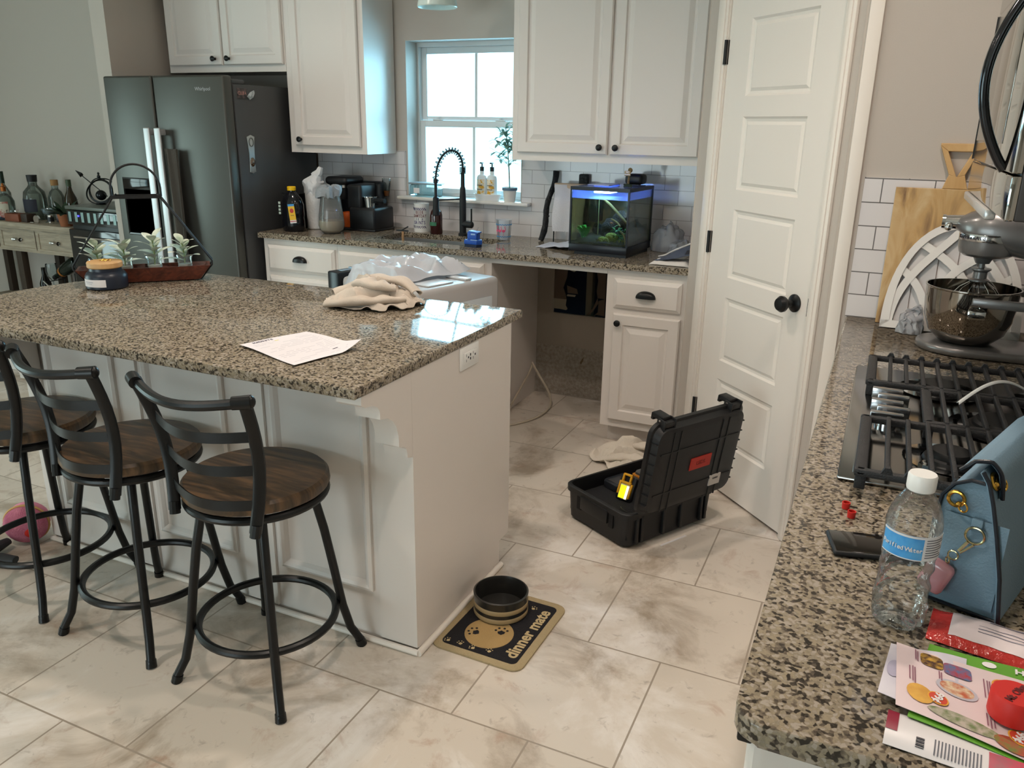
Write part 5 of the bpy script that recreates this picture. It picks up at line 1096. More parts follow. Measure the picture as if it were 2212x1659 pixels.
# handbag
BGM = mat('bag_leather', '#6c8799', .5, bump=.15, bscale=350); EDG = mat('edge_paint', '#10151f', .4)
t = thing('handbag', 'dusty blue leather handbag with gold chain rings and dark edges', 'handbag', (1.17, -3.05, .9145))
HB = frame_mat((1.128, -3.156, .9145), (.937, .35, 0), (-.35, .937, 0), (0, 0, 1))  # x along the gusset towards camera-left is negative
HB = frame_mat((1.128, -3.156, .9145), (-.94, .34, 0), (.34, .94, 0), (0, 0, 1))     # local x: gusset depth, y: bag length away, z up
gus = [(0, .004), (.088, .004), (.095, .05), (.096, .115), (.092, .155), (.080, .174), (.062, .184), (.046, .184), (.030, .150), (.012, .075)]
GM = frame_mat((0, 0, 0), (1, 0, 0), (0, 0, 1), (0, 1, 0))
b = MB(HB @ GM); b.prism(gus, .004, .26); b.build('body', BGM, t, ang=30)
def tb(path, w, nm, m, th=.0022): b = MB(HB); b.tube(path, th, 7); return b.build(nm, m, t)
tb([(x, .002, z) for x, z in gus[:8]], 0, 'edge_piping', EDG, .0026)
b = MB(HB)
def fl(u, v):                                                        # front face and flap wrapping over the top
    pr_ = [(0.000, .006), (.009, .068), (.022, .122), (.033, .162), (.042, .188), (.052, .202), (.066, .204), (.078, .192)]; k = v * (len(pr_) - 1); i = min(len(pr_) - 2, int(k)); f_ = k - i
    x = pr_[i][0] * (1 - f_) + pr_[i + 1][0] * f_; z = pr_[i][1] * (1 - f_) + pr_[i + 1][1] * f_; return (x, -.004 + .275 * u + .02 * (v > .75) * (1 - u) * -1 * (v - .75) * 2, z)
b.sheet(lambda u, v: fl(u, v * .70), 12, 24, -.003); b.build('front_panel', BGM, t, ang=50)
tb([V(fl(0, .70 * k / 20)) + V((-.001, 0, 0)) for k in range(21)], 0, 'seam_piping', EDG, .0026)
b = MB(HB)
def flp(u, v):                                                       # flap folded over the top, hanging down the front
    y = .022 + .25 * u; k = .42 + .58 * v; q = V(fl(0, k)); lift = .008 * sin(pi * min(1, v * 1.2)) + .003
    return (q.x - lift * (1 - v), y - .022 * v * (1 - u), q.z + lift * .9)
b.sheet(flp, 12, 24, -.003); b.build('flap', BGM, t, ang=50)
tb([V(flp(0, k / 20)) + V((-.001, -.001, 0)) for k in range(21)], 0, 'flap_piping', EDG, .0028)
b = MB(HB); b.sheet(lambda u, v: (.010 + .075 * u, .0025 - .002 - .006 * sin(pi * u) * sin(pi * v), .015 + .12 * v), 10, 10, .001); b.build('gusset_panel', BGM, t)
def ringo(b, c_, r_, ax1, ax2, w=.0018): b.tube([V(c_) + V(ax1) * r_ * cos(2 * pi * k / 24) + V(ax2) * r_ * sin(2 * pi * k / 24) for k in range(24)], w, 7, closed=True)
for nm, cx_, cz_ in (('grommet', .074, .156),):
    b = MB(HB); ringo(b, (cx_, -.003, cz_), .0095, (1, 0, 0), (0, 0, 1), .0024); b.ball((cx_ - .004, -.004, cz_ - .006), .004, 10, 6); ringo(b, (cx_ - .010, -.006, cz_ - .008), .006, (.9, .3, 0), (0, 0, 1), .0013); b.build(nm, GOLD, t)
gp = V(fl(.0, .58)); gd = (V(fl(0, .62)) - V(fl(0, .54))).normalized()
b = MB(HB); ringo(b, (gp.x - .003, gp.y + .022, gp.z - .004), .010, (0, 1, 0), gd, .0025); b.ball((gp.x - .005, gp.y + .018, gp.z - .006), .0045, 10, 6); b.build('grommet', GOLD, t)
b = MB(HB); ringo(b, (gp.x - .008, gp.y + .032, gp.z - .008), .010, (-.3, .8, 0), gd, .0016); b.build('d_ring', GOLD, t)
b = MB(HB); b.box(.038, -.0065, .120, .052, -.001, .138, .003); b.build('leather_tab', BGM, t)
b = MB(HB); ringo(b, (.044, -.008, .116), .011, (1, 0, 0), (0, 0, 1), .0016); b.tube([(.050, -.009, .106), (.058, -.010, .090)], .0022, 6); b.tube([(.043, -.009, .104), (.056, -.010, .088)], .0016, 6); ringo(b, (.063, -.011, .082), .006, (1, 0, 0), (0, 0, 1), .0012); ringo(b, (.068, -.011, .073), .004, (.7, .7, 0), (0, 0, 1), .0012)
b.build('key_clip', mat('pale_gold', '#b8aa84', .2, 1), t)
b = MB(HB @ T(.078, -.012, .046) @ R(-18, 'Y')); b.box(-.017, -.009, -.024, .017, .009, .024, .0088, 5); b.build('earbud_case', mat('rose_gloss', '#c08a92', .15, coat=.6), label='glossy pink earbud case hanging from the handbag clip', cat='earbud case', ang=80)
# mail pile
def sheet4(name, p, m, par, z=.0, th=.0006, curl=0, n=10):
    c_ = [V((q[0], q[1], 0)) for q in p]
    def fn(u, v): q = c_[0].lerp(c_[1], u).lerp(c_[3].lerp(c_[2], u), v); return (q.x, q.y, .9150 + z + curl * (u - .3) ** 2 + .0012 * sin(u * 7 + v * 3))
    b = MB(); b.sheet(fn, n, n, th); o = b.build(name, m, par); return o, fn
def blob(par, fn, u, v, ru, rv, m, nm='picture', dz=.0012, n=18, a0=0, sq=2.0):
    b = MB(); ce = V(fn(u, v)); vs0 = b.vs([ce + V((0, 0, dz))]); ring = []
    for k in range(n):
        a = 2 * pi * k / n; cu, sv = cos(a), sin(a); e_ = 2 / sq; uu = u + ru * abs(cu) ** e_ * (1 if cu > 0 else -1); vv = v + rv * abs(sv) ** e_ * (1 if sv > 0 else -1); q = V(fn(uu, vv)); q.z += dz; ring.append(q)
    rv_ = b.vs(ring)
    for k in range(n): b.f([vs0[0], rv_[k], rv_[(k + 1) % n]])
    return b.build(nm, m, par, smooth=False)
def T_on(fn, u, v, rot=0, dz=.0016):
    p = V(fn(u, v)); X1 = (V(fn(u + .02, v)) - p).normalized(); Y1 = V((0, 0, 1)).cross(X1); return frame_mat(p + V((0, 0, dz)), X1, Y1, V((0, 0, 1))) @ R(rot, 'Z')
SKU = mat('red_burst', '#c8452e', .5); YEL = mat('burst_rim', '#e0a23a', .5)
# lowest rolled magazine
t = thing('magazine', 'rolled pink and white magazine under the flyers, with barcode and fine print', 'magazine', (1.05, -3.44, .915))
c_ = [V((.992, -3.383, 0)), V((1.21, -3.412, 0))]
MA = V((1.000, -3.418, .9152)); MB_ = V((1.225, -3.468 + .03, .9152)); dX = (MB_ - MA); 
def mg(u, v):
    a = rad(-200 + 200 * v + 10); p = MA + dX * u; n_ = V((-dX.y, dX.x, 0)).normalized(); return p + n_ * .036 * (v * 2.0 - 1) * .8 + V((0, 0, .0008 + .0075 * sin(pi * min(1, v * 1.0)) ** .6))
b = MB(); b.sheet(mg, 16, 14, .0012); b.build('cover', mat('mag_white', '#dcd8da', .35), t)
b = MB()
def sub_(u0, u1, v0, v1, dz=.0007):
    return lambda u, v: mg(u0 + (u1 - u0) * u, v0 + (v1 - v0) * v) + V((0, 0, dz))
b.sheet(sub_(.42, 1, 0, .55), 8, 8, .0001); b.build('pink_cover', mat('mag_pink', '#c94860', .35, col2='#a8606a', nscale=60), t)
b = MB(); b.sheet(sub_(.0, .05, .3, 1), 3, 8, .0001); b.build('maroon_band', mat('mag_maroon', '#8a2036', .4), t)
b = MB()
for k in range(14): b.sheet(sub_(.205 + .014 * k, .211 + .014 * k, .06, .40), 1, 6, .0001)
b.build('fine_print', mat('print_grey'), t)
b = MB()
for k in range(7): b.sheet(sub_(.13, .165, .10 + .035 * k, .115 + .035 * k + .01 * (k % 2)), 2, 1, .0001)
b.build('barcode', INK, t)
t = thing('flyer', 'bright green flyer sheet under the pink grocery flyer', 'flyer', (1.1, -3.3, .93))
o, f0 = sheet4('sheet', [(1.020, -3.402), (1.235, -3.455), (1.260, -3.262), (1.046, -3.250)], mat('flyer_green', '#5f9c2c', .5), t, z=.0090)
blob(t, f0, .30, .93, .035, .035, PAPER); text('lettering', 'HELLO', .013, T_on(f0, .52, .925), PAPER, t, bold=.0004, sx=1.1)
t = thing('flyer', 'loose white and purple printed leaflet sticking out left of the grocery flyer', 'flyer', (1.0, -3.3, .93))
o, f1 = sheet4('sheet', [(.990, -3.375), (1.07, -3.405), (1.085, -3.265), (1.003, -3.272)], mat('leaflet', '#d3cfd8', .5, col2='#c3bfcc', nscale=20), t, z=.0105)
blob(t, f1, .20, .35, .02, .04, mat('magenta', '#a03a6a', .5)); blob(t, f1, .22, .55, .02, .02, mat('magenta')); blob(t, f1, .12, .5, .09, .16, mat('lilac_grey', '#a8a3b8', .5), dz=.0009)
t = thing('grocery_flyer', 'pink-white grocery flyer with food pictures and red price bursts', 'flyer', (1.1, -3.32, .94))
o, f2 = sheet4('sheet', [(1.008, -3.392), (1.226, -3.452), (1.230, -3.300), (1.009, -3.270)], mat('flyer_pink', '#dcc8ca', .35), t, z=.0125)
FD_ = lambda nm, a, c2, s_: mat(nm, a, .5, col2=c2, nscale=s_)
blob(t, f2, .17, .86, .055, .10, FD_('food_a', '#3d1d18', '#c59a3a', 130), sq=4); blob(t, f2, .29, .83, .065, .09, FD_('food_b', '#a82a24', '#4b6a92', 120), sq=5)
blob(t, f2, .28, .55, .095, .12, mat('plate_grey', '#b9b4be', .4), dz=.0010); blob(t, f2, .28, .55, .078, .095, FD_('food_c', '#b55a3a', '#d8c7a8', 140))
blob(t, f2, .56, .62, .105, .125, mat('plate_grey'), dz=.0010); blob(t, f2, .565, .60, .085, .10, FD_('food_d', '#4e251c', '#9a5c40', 120))
blob(t, f2, .11, .28, .062, .13, FD_('food_e', '#c8923c', '#d9a84a', 60)); blob(t, f2, .30, .13, .16, .08, FD_('food_f', '#6a7a4c', '#b8aca0', 110), dz=.0010); blob(t, f2, .50, .10, .08, .09, FD_('food_g', '#a84438', '#6d7a3a', 120))
for u, v in ((.19, .30), (.49, .82), (.53, .22)):
    blob(t, f2, u, v, .048, .085, YEL, dz=.0016); blob(t, f2, u, v, .041, .072, SKU, dz=.0020)
    text('lettering', '99¢', .012, T_on(f2, u, v, -90, .0026), PAPER, t, bold=.0003)
for grp in (((.09, .80, .97), (.10, .78, .95)), ((.06, .45, .66), (.075, .43, .67), (.085, .40, .66)), ((.20, .62, .74), (.21, .60, .73)), ((.405, .60, .85), (.42, .58, .84), (.43, .60, .84)), ((.40, .22, .38), (.415, .20, .36), (.43, .22, .37))):
    b = MB()
    for (u, v0, v1) in grp:
        q = [f2(u, v0), f2(u + .006, v0), f2(u + .006, v1), f2(u, v1)]; b.f(b.vs([V(p_) + V((0, 0, .0012)) for p_ in q]))
    b.build('fine_print', mat('print_mauve', '#8a5c6a', .7), t, smooth=False)
# red jar lid
t = thing('jar_lid', 'bright red plastic jar lid with stamped lettering standing on the flyers', 'lid', (1.126, -3.363, .9302)); c = (1.119, -3.362, .9302)
b = MB(); b.lathe([(0, 0), (.0225, 0), (.0232, .002), (.0232, .026), (.0215, .0285), (0, .0285)], 40, c); b.build('lid', RED, t)
text('lettering', 'Mt. Olive', .0105, T(c[0], c[1], c[2] + .0287) @ R(62, 'Z'), mat('lid_ink', '#5f0f14', .6), t, bold=.0004, sx=.95)
# long white and red package
t = thing('food_package', 'red and white plastic-wrapped package in front of the handbag', 'package', (1.12, -3.19, .915))
q4 = [(1.043, -3.226), (1.215, -3.262), (1.235, -3.175), (1.055, -3.148)]
def pk(u, v):
    a = V((*q4[0], 0)).lerp(V((*q4[1], 0)), u); c__ = V((*q4[3], 0)).lerp(V((*q4[2], 0)), u); p = a.lerp(c__, v); return (p.x, p.y, .9165 + .014 * (sin(pi * v) ** .6) * min(1, u * 5 + .15) + .0015 * nz3(u * 9, v * 9, 1))
b = MB(); b.sheet(pk, 26, 14, .001); b.build('wrapper', mat('wrap_red', '#b5322c', .2, bump=.4, bscale=90), t)
b = MB(); b.sheet(lambda u, v: V(pk(.13 + .87 * u, .14 + .72 * v)) + V((0, 0, .0009)), 22, 10, .0002); lb = b.build('label', mat('pack_white', '#d6c9cb', .25), t)
b = MB(); b.sheet(lambda u, v: V(pk(.36 + .64 * u, .74 + .05 * v)) + V((0, 0, .0015)), 16, 2, .0001); 
for k in range(3): b.sheet(lambda u, v: V(pk(.30 + .5 * u, .36 + .08 * k + .012 * v)) + V((0, 0, .0015)), 12, 1, .0001)
b.build('print_line', mat('pack_ink', '#6b6a7c', .5), lb)
# ================================================================= FLOOR THINGS
# rugged black case
u_ = V((.498, .867, 0)); n_ = V((.867, -.498, 0)); CO = V((.215, -1.607, 0))
t = thing('equipment_case', 'open rugged black plastic equipment case on the tile floor', 'tool case', tuple(CO + u_ * .235 - n_ * .175))
CMx = frame_mat(CO, u_, -n_, V((0, 0, 1)))      # local x along hinge, y away from camera-right, z up
CP = mat('case_black', '#121214', .45, bump=.15, bscale=500)
Lc, Dc, Hc = .475, .355, .15
b = MB(CMx); w = .008; 
def rrect(x0, y0, x1, y1, r, n=5): return corner(x1 - r, y1 - r, r, 0, 90, n) + corner(x0 + r, y1 - r, r, 90, 180, n) + corner(x0 + r, y0 + r, r, 180, 270, n) + corner(x1 - r, y0 + r, r, 270, 360, n)
def loop(b, z, g, r): return b.vs([(x, y, z) for x, y in rrect(-g, -g, Lc + g, Dc + g, r)])
rows = [loop(b, *q) for q in ((.004, -.014, .03), (.012, -.006, .035), (Hc - .028, .0, .035), (Hc - .026, .008, .04), (Hc - .004, .008, .04), (Hc, .004, .04), (Hc, -.006, .032), (.03, -.012, .03))]
b.f(list(reversed(rows[0])))
for A, B in zip(rows, rows[1:]):
    for k in range(len(A)): b.f([A[k], A[(k + 1) % len(A)], B[(k + 1) % len(B)], B[k]])
b.f(rows[-1])
for x in (.05, .075, .19, .285, .40, .425): b.box(x - .006, -.010, .02, x + .006, .004, Hc - .02, .002)
b.box(-.012, .10, Hc - .075, .002, .255, Hc - .018, .004); b.build('base', CP, t, ang=40)
b = MB(CMx)
for y in (.085, .27): b.box(-.004, y - .012, Hc - .085, .001, y + .012, Hc - .02)
b.build('handle_recess', mat('recess_black', '#050507', .7), t)
LT = frame_mat(CO + n_ * .030 + V((0, 0, .158)), u_, (n_ * .055 + V((0, 0, .376))).normalized(), -(n_ - V((0, 0, .146))).normalized())   # x along, y up the lid, z towards the inside
b = MB(LT @ T(.004, 0, 0))
def lloop(z, g, r): return b.vs([(x, y, z) for x, y in rrect(-g, -g + .01, Lc - .0 + g, .378 + g, r)])
rows = [lloop(*q) for q in ((-.040, -.032, .035), (-.036, -.014, .04), (-.012, -.004, .04), (-.010, .006, .045), (.006, .006, .045), (.006, -.006, .035), (-.028, -.014, .03))]
b.f(list(reversed(rows[0])))
for A, B in zip(rows, rows[1:]):
    for k in range(len(A)): b.f([A[k], A[(k + 1) % len(A)], B[(k + 1) % len(B)], B[k]])
b.f(rows[-1]); lid = b.build('lid', CP, t, ang=40)
b = MB(LT @ T(.004, 0, 0))
for x in (.085, .12, .34, .375): b.box(x - .003, .02, -.0425, x + .003, .35, -.039)
for y in (.10, .27): b.box(.03, y - .003, -.0425, Lc - .03, y + .003, -.039)
for k in range(7): b.box(Lc - .012, .06 + .042 * k, -.036, Lc - .002, .064 + .042 * k, .0, .001); b.box(.002, .06 + .042 * k, -.036, .012, .064 + .042 * k, .0, .001)
b.build('ribs', CP, lid)
for x in (.06, Lc - .065):
    b = MB(LT @ T(.004, 0, 0)); b.box(x - .026, .370, -.030, x + .026, .392, .012, .004); b.box(x - .020, .385, -.010, x + .020, .405, .045, .004); b.box(x - .020, .375, .035, x + .020, .402, .048, .003); b.box(x - .030, .355, -.032, x - .024, .40, .004, .002); b.box(x + .024, .355, -.032, x + .030, .40, .004, .002); b.build('latch', CP, lid)
    b = MB(LT @ T(.004, 0, 0)); b.cyl((x - .032, .393, -.006), (x - .024, .393, -.006), .004, n=8); b.build('latch_pin', CHROME, lid)
b = MB(LT); b.box(.205, .165, -.0432, .315, .215, -.0395); s1 = b.build('red_label', mat('label_red', '#a8281c', .5), lid)
b = MB(LT); b.box(.335, .065, -.0445, .395, .110, -.0395); s2 = b.build('white_label', mat('label_offwhite', '#b8b2ac', .6), lid)
LX = LT @ R(180, 'Y')
text('lettering', 'LEDS', .022, frame_mat(LT @ V((.26, .190, -.0436)), LT.to_3x3() @ V((1, 0, 0)), LT.to_3x3() @ V((0, 1, 0)), LT.to_3x3() @ V((0, 0, -1))), mat('dark_red', '#6a1410', .6), s1)
text('lettering', 'G5003', .011, frame_mat(LT @ V((.365, .095, -.0449)), LT.to_3x3() @ V((1, 0, 0)), LT.to_3x3() @ V((0, 1, 0)), LT.to_3x3() @ V((0, 0, -1))), INK, s2)
# foam and contents
b = MB(CMx); b.box(.012, .012, .032, Lc - .012, Dc - .012, .095, .006); b.build('foam_insert', mat('foam', '#1a1a1d', .95, bump=.6, bscale=300), t)
b = MB(CMx); b.prism(rrect(.175, .245, .31, .335, .02), .096, .125, bev=.005); b.box(.19, .26, .124, .295, .32, .127); b.build('handheld_tester', mat('tester_grey', '#25282d', .3), label='dark grey handheld tester with screen lying in the open case', cat='tester')
t2 = thing('moisture_meter', 'grey and orange handheld meter at the far end of the open case', 'meter', tuple(CMx @ V((.39, .27, .096))))
b = MB(CMx); b.prism(rrect(.32, .24, .45, .30, .015), .097, .140, bev=.006); b.build('body', mat('meter_grey', '#4a4a48', .5), t2)
b = MB(CMx); b.box(.315, .236, .108, .36, .305, .130, .004); b.box(.41, .236, .108, .452, .305, .130, .004); b.build('grip', mat('meter_orange', '#c07a24', .5), t2)
LG = frame_mat(CMx @ V((.150, .185, .100)), (V((.80, -.25, 0))).normalized(), V((.15, .25, .9)).normalized(), (V((.80, -.25, 0)).normalized()).cross(V((.15, .25, .9)).normalized()))
t2 = thing('work_light', 'yellow clip work light glowing in the open black case', 'work light', tuple(CMx @ V((.150, .185, .096))))
b = MB(LG); b.prism(rrect(-.036, -.006, .036, .10, .01), -.018, -.001, bev=.003); b.build('back_plate', BLKP, t2)
b = MB(LG); b.box(-.030, .022, 0, -.022, .075, .012, .002); b.box(.024, .010, 0, .031, .070, .012, .002); b.box(-.022, .066, 0, .022, .076, .012, .002); b.box(-.022, .074, 0, -.014, .108, .012, .002); b.box(.012, .074, 0, .020, .108, .012, .002); b.box(-.022, .100, 0, .020, .108, .012, .002); b.build('yellow_frame', mat('hi_vis_yellow', '#e0a420', .4), t2)
b = MB(LG); b.box(-.021, .004, 0, .022, .066, .010, .002); b.build('lamp_housing', mat('lamp_cream', '#cfc3a0', .4), t2)
b = MB(LG); b.box(-.018, .007, .0098, .010, .060, .0112); b.build('cob_panel', mat('cob_green', '#d8dc1e', .4, emis=1.0), t2)
b = MB(LG); b.box(.0105, .007, .0098, .019, .060, .0114); b.build('light_bar', mat('cob_white', '#fff4dc', .4, emis=3), t2)
b = MB(CMx); b.tube(bez((.10, .14, .10), (.06, .10, .12), (.05, .05, .11), (.12, .03, .10), (.20, .05, .10)), .0022, 6); b.build('test_lead', BLKM, label='thin black test lead coiled in the case foam', cat='cable')
b = MB(frame_mat((.358, -1.442, .0), (.5, .866, 0), (-.866, .5, 0), (0, 0, 1))); b.box(-.070, -.005, .0003, .070, .005, .0012); b.build('paper_scrap', PAPER, label='thin white strip on the tiles right of the black case', cat='paper scrap')
heap('cleaning_rag', 'crumpled off-white rags on the floor behind the black case', 'cloth', mat('rag_white', '#ddd3c5', .95, bump=.5, bscale=350), (-.02, -.76, .0005), R(15, 'Z'), [.19, .17, .16, .18, .2, .16, .18, .17], .090, 6.4, freq=10, rolls=[([(-.16, .02, .0), (-.05, .08, .05), (.06, .06, .04), (.15, .1, .02)], .02), ([(-.12, -.08, .0), (.0, -.06, .03), (.12, -.05, .02)], .02)])
# dog mat and bowl
MX = frame_mat((-.001, -2.235, .0006), (1, 0, 0), (0, 1, 0), (0, 0, 1)) @ R(-1.5, 'Z')
t = thing('pet_mat', 'cream-edged black pet mat with paw prints reading dinner mate', 'pet mat', (-.001, -2.235, 0)); CRM = mat('mat_cream', '#b9a57f', .95, bump=.8, bscale=350)
b = MB(MX); b.prism(rrect(-.152, -.188, .152, .188, .035, 8), 0, .006, bev=.002); b.build('border', CRM, t)
b = MB(MX); b.prism(rrect(-.127, -.163, .127, .163, .018, 6), .005, .0072, bev=.0005); b.build('field', mat('mat_black', '#1b181c', .95, bump=.8, bscale=350), t)
def paw(x, y, s, rot, m, z=.0074, nm='paw_print'):
    b = MB(MX @ T(x, y, z) @ R(rot, 'Z')); 
    b.prism([(s * a_, s * c_) for a_, c_ in ((0, -.55), (.42, -.25), (.50, .10), (.25, .22), (0, .42), (-.25, .22), (-.50, .10), (-.42, -.25))], 0, .0006)
    for q, w in ((-62, .95), (-22, 1.05), (22, 1.05), (62, .95)): a = rad(90 + q); b.lathe([(0, .0006), (s * .17, .0006), (s * .17, 0)], 10, None or (0, 0, 0), T(s * w * cos(a) * .9, s * w * sin(a) * .9, 0))
    b.build(nm, m, t, smooth=False)
PD = mat('print_cream', '#b5a078', .95)
b = MB(MX); b.lathe([(0, .0078), (.077, .0078), (.077, .007)], 40, tuple(V((0, 0, 0))), T(-.012, -.060, 0)); b.build('bone_disc', mat('disc_tan', '#ad8f5e', .95, bump=.6, bscale=350), t, smooth=False)
paw(-.052, -.075, .024, 80, mat('mat_black'), .0080); paw(.020, -.04, .024, 20, mat('mat_black'), .0080)
for x, y, r_ in ((-.108, -.148, 60), (-.066, -.146, 30), (-.022, -.148, 60), (.030, -.140, 20), (.055, .125, -20), (-.05, .14, 30)): paw(x, y, .0125, r_, PD)
text('lettering', 'dinner mate', .056, MX @ T(.098, -.004, .0076) @ R(90, 'Z') @ Matrix.Diagonal((.98, 1, 1, 1)), PD, t, bold=.0016)
c = (-.036, -2.165, .0082)
t = thing('dog_bowl', 'dark ceramic dog bowl with tan stripes on the pet mat', 'dog bowl', c)
b = MB(); b.lathe([(0, 0), (.084, 0), (.088, .003), (.088, .058), (.0895, .074), (.084, .076), (.081, .066), (.078, .014), (0, .010)], 56, c); b.build('bowl', mat('bowl_charcoal', '#242321', .3, coat=.3), t)
for z0, z1 in ((.004, .020), (.033, .049)):
    b = MB(); b.lathe([(.0883, z0), (.0889, z0 + .001), (.0889, z1 - .001), (.0883, z1)], 56, c); b.build('stripe', mat('bowl_tan', '#a08a66', .5), t)
b = MB(T(c[0] + .006, c[1] - .018, c[2] + .0104)); 
for x, y, w_, h_ in ((-.012, 0, .013, .010), (.007, .010, .008, .006), (.014, -.006, .009, .006)): b.lathe([(0, .0008), (1, .0008), (1, 0)], 16, (0, 0, 0), T(x, y, 0) @ Matrix.Diagonal((w_, h_, 1, 1)))
b.build('paw_motif', mat('motif_cream', '#d9cdb8', .5), t)
# left floor: plush, chair base
t = thing('plush_toy', 'pink round plush donut toy with red heart on the floor under the stools', 'plush toy', (-1.78, -2.50, 0)); PKF = mat('plush_pink', '#c9788c', .95, col2='#b5607a', nscale=25, bump=.5, bscale=200)
PMt = frame_mat((-1.812, -2.535, .078), (.80, .6, 0), (0, 0, 1), (.6, -.8, 0)) @ R(6, 'X')
b = MB(PMt); b.ball((0, 0, 0), (.075, .074, .042), 28, 16); b.build('body', PKF, t)
b = MB(PMt); b.ball((.024, -.014, .032), (.024, .023, .014), 16, 10); b.build('heart', mat('plush_red', '#b82418', .9), t)
b = MB(PMt); b.tube([(.074 * cos(2 * pi * k / 30), .073 * sin(2 * pi * k / 30), -.012) for k in range(30)], .006, 6, closed=True); b.build('seam', mat('seam_tan', '#c49a62', .8), t)
b = MB(PMt @ T(0, 0, -.045)); b.ball((0, 0, 0), (.072, .070, .03), 24, 12); b.build('back', mat('plush_rose', '#d98aa4', .95), t)
t = thing('chair_base', 'dark rubber chair base foot at the left frame edge under the stools', 'chair', (-1.80, -2.66, 0))
b = MB(); 
for a, L_ in ((20, .15), (95, .13), (165, .14)):
    p = V((-1.83, -2.72, .03)); d = V((cos(rad(a)), sin(rad(a)), 0)); b.tube([p, p + d * L_ * .6, p + d * L_], [.03, .028, .018], 10, flat=(1, .7))
b.build('base', mat('rubber_dark', '#26292c', .6), t)
b = MB(); b.cyl((-1.83, -2.72, .05), (-1.83, -2.72, .16), .012, n=12); b.build('post', BLKM, t)
# ================================================================= DINING CORNER
ty0, ty1 = -.42, -.03; OAK = wood('whitewashed_oak', '#ab9d8a', '#8d8172', '#9c8f7c', scale=(1.5, 12, 12), rough=.7, wave=4); SHADE_OAK = mat('shaded_oak', '#3a2f25', .8)  # darker oak for the shaded legs, the shade put into the colour
t = thing('console_table', 'weathered whitewashed wood console table with small drawers', 'console table', (-4.8, -.22, 0))
b = MB(); b.box(-5.45, ty0, .765, -4.105, ty1, .795, .004); b.box(-5.44, ty0 + .01, .752, -4.115, ty1, .766, .003); b.build('tabletop', OAK, t)
b = MB(); b.box(-5.41, -.385, .585, -4.135, -.045, .752); b.build('apron', OAK, t, smooth=False)
for i, (a, c_) in enumerate(((-5.38, -5.02), (-4.955, -4.64), (-4.475, -4.165))):
    pass
for a, c_ in ((-4.535, -4.165), (-4.93, -4.565), (-5.33, -4.965)):
    b = MB(); b.rings(a, c_, .605, .738, -.387, [(0, -.004), (.010, -.004), (.013, .004), (.022, .006)]); dw = b.build('drawer', OAK, t, smooth=False)
    b = MB(); m_ = (a + c_) / 2; b.lathe([(.014, 0), (.011, .012), (.007, .02), (.007, .055), (.011, .063), (.014, .075)], 14, (m_ - .037, -.402, .672), R(90, 'Y')); b.box(m_ - .03, -.40, .668, m_ - .024, -.382, .676); b.box(m_ + .024, -.40, .668, m_ + .03, -.382, .676); b.build('handle', CHROME, dw)
for x in (-5.40, -4.80, -4.19):
    b = MB(); b.box(x, -.385, 0, x + .05, -.335, .585, .003); b.build('leg', OAK if x > -4.5 else SHADE_OAK, t)
    b = MB(); b.box(x, -.095, 0, x + .05, -.045, .585, .003); b.build('leg', SHADE_OAK, t)
b = MB(); b.box(-5.40, -.385, .16, -4.14, -.045, .185, .003); b.build('shelf', OAK, t)
tz = .7953
def bottle(label, x, y, prof, m, capm=None, cap=None, lab=None, group='liquor bottles on the console table', z=tz, rot=None, cat='bottle'):
    M_ = T(x, y, z) @ (rot or Matrix())
    t = thing('bottle', label, cat, (x, y, z), group=group)
    b = MB(M_); b.lathe(prof, 20); b.build('glass', m, t)
    if cap: b = MB(M_); b.lathe(cap, 16); b.build('stopper', capm, t)
    if lab:
        r, z0, z1, lm, a0, a1 = lab; b = MB(M_); wrap_cyl(b, (0, 0), r, rad(a0), rad(a1), z0, z1); b.build('label', lm, t)
CG = clear('bottle_clear', '#dfe6e2', .9, .05, milky=.22, milk='#a8b0a8'); DG = mat('dark_green_glass', '#15201a', .08); BG = mat('amber_glass', '#2e2212', .08)
bottle('clear square-shouldered bottle with cream label and copper stopper', -4.955, -.30, [(0, 0), (.055, 0), (.060, .01), (.060, .13), (.045, .165), (.018, .185), (.017, .20), (0, .20)], CG, mat('copper', '#9a5a2c', .3, .7), [(0, .20), (.018, .20), (.020, .232), (.012, .236), (.008, .255), (0, .26)], (.0605, .015, .13, mat('label_cream_red', '#b9b3a2', .7, col2='#9a5a52', nscale=18, nlo=.5, nhi=.6), 200, 340))
bottle('tall bottle with dark green neck at the left frame edge', -5.045, -.24, [(0, 0), (.045, 0), (.048, .01), (.048, .18), (.018, .24), (.015, .31), (0, .31)], CG, mat('dark_green', '#10281c', .4), [(0, .25), (.019, .25), (.018, .335), (0, .335)], (.0485, .05, .12, mat('label_yellow', '#a39a3a', .7), 230, 300))
bottle('short clear bottle with black stopper behind the copper-stopper bottle', -4.875, -.13, [(0, 0), (.05, 0), (.05, .17), (.02, .20), (.02, .23), (0, .23)], CG, BLKM, [(0, .23), (.022, .23), (.022, .255), (0, .255)])
bottle('large clear decanter bottle with wide black cap', -4.765, -.20, [(0, 0), (.07, 0), (.075, .01), (.078, .15), (.07, .20), (.038, .235), (.030, .25), (.030, .27), (0, .27)], CG, BLKM, [(0, .27), (.033, .27), (.036, .318), (0, .318)], (.0785, .06, .15, mat('label_dark', '#242430', .7), 210, 330))
bottle('clear bottle with cork stopper right of the black-capped decanter', -4.640, -.12, [(0, 0), (.05, 0), (.055, .16), (.04, .20), (.022, .22), (.022, .245), (0, .245)], CG, mat('cork', '#9a7348', .8), [(0, .245), (.026, .245), (.026, .285), (0, .285)])
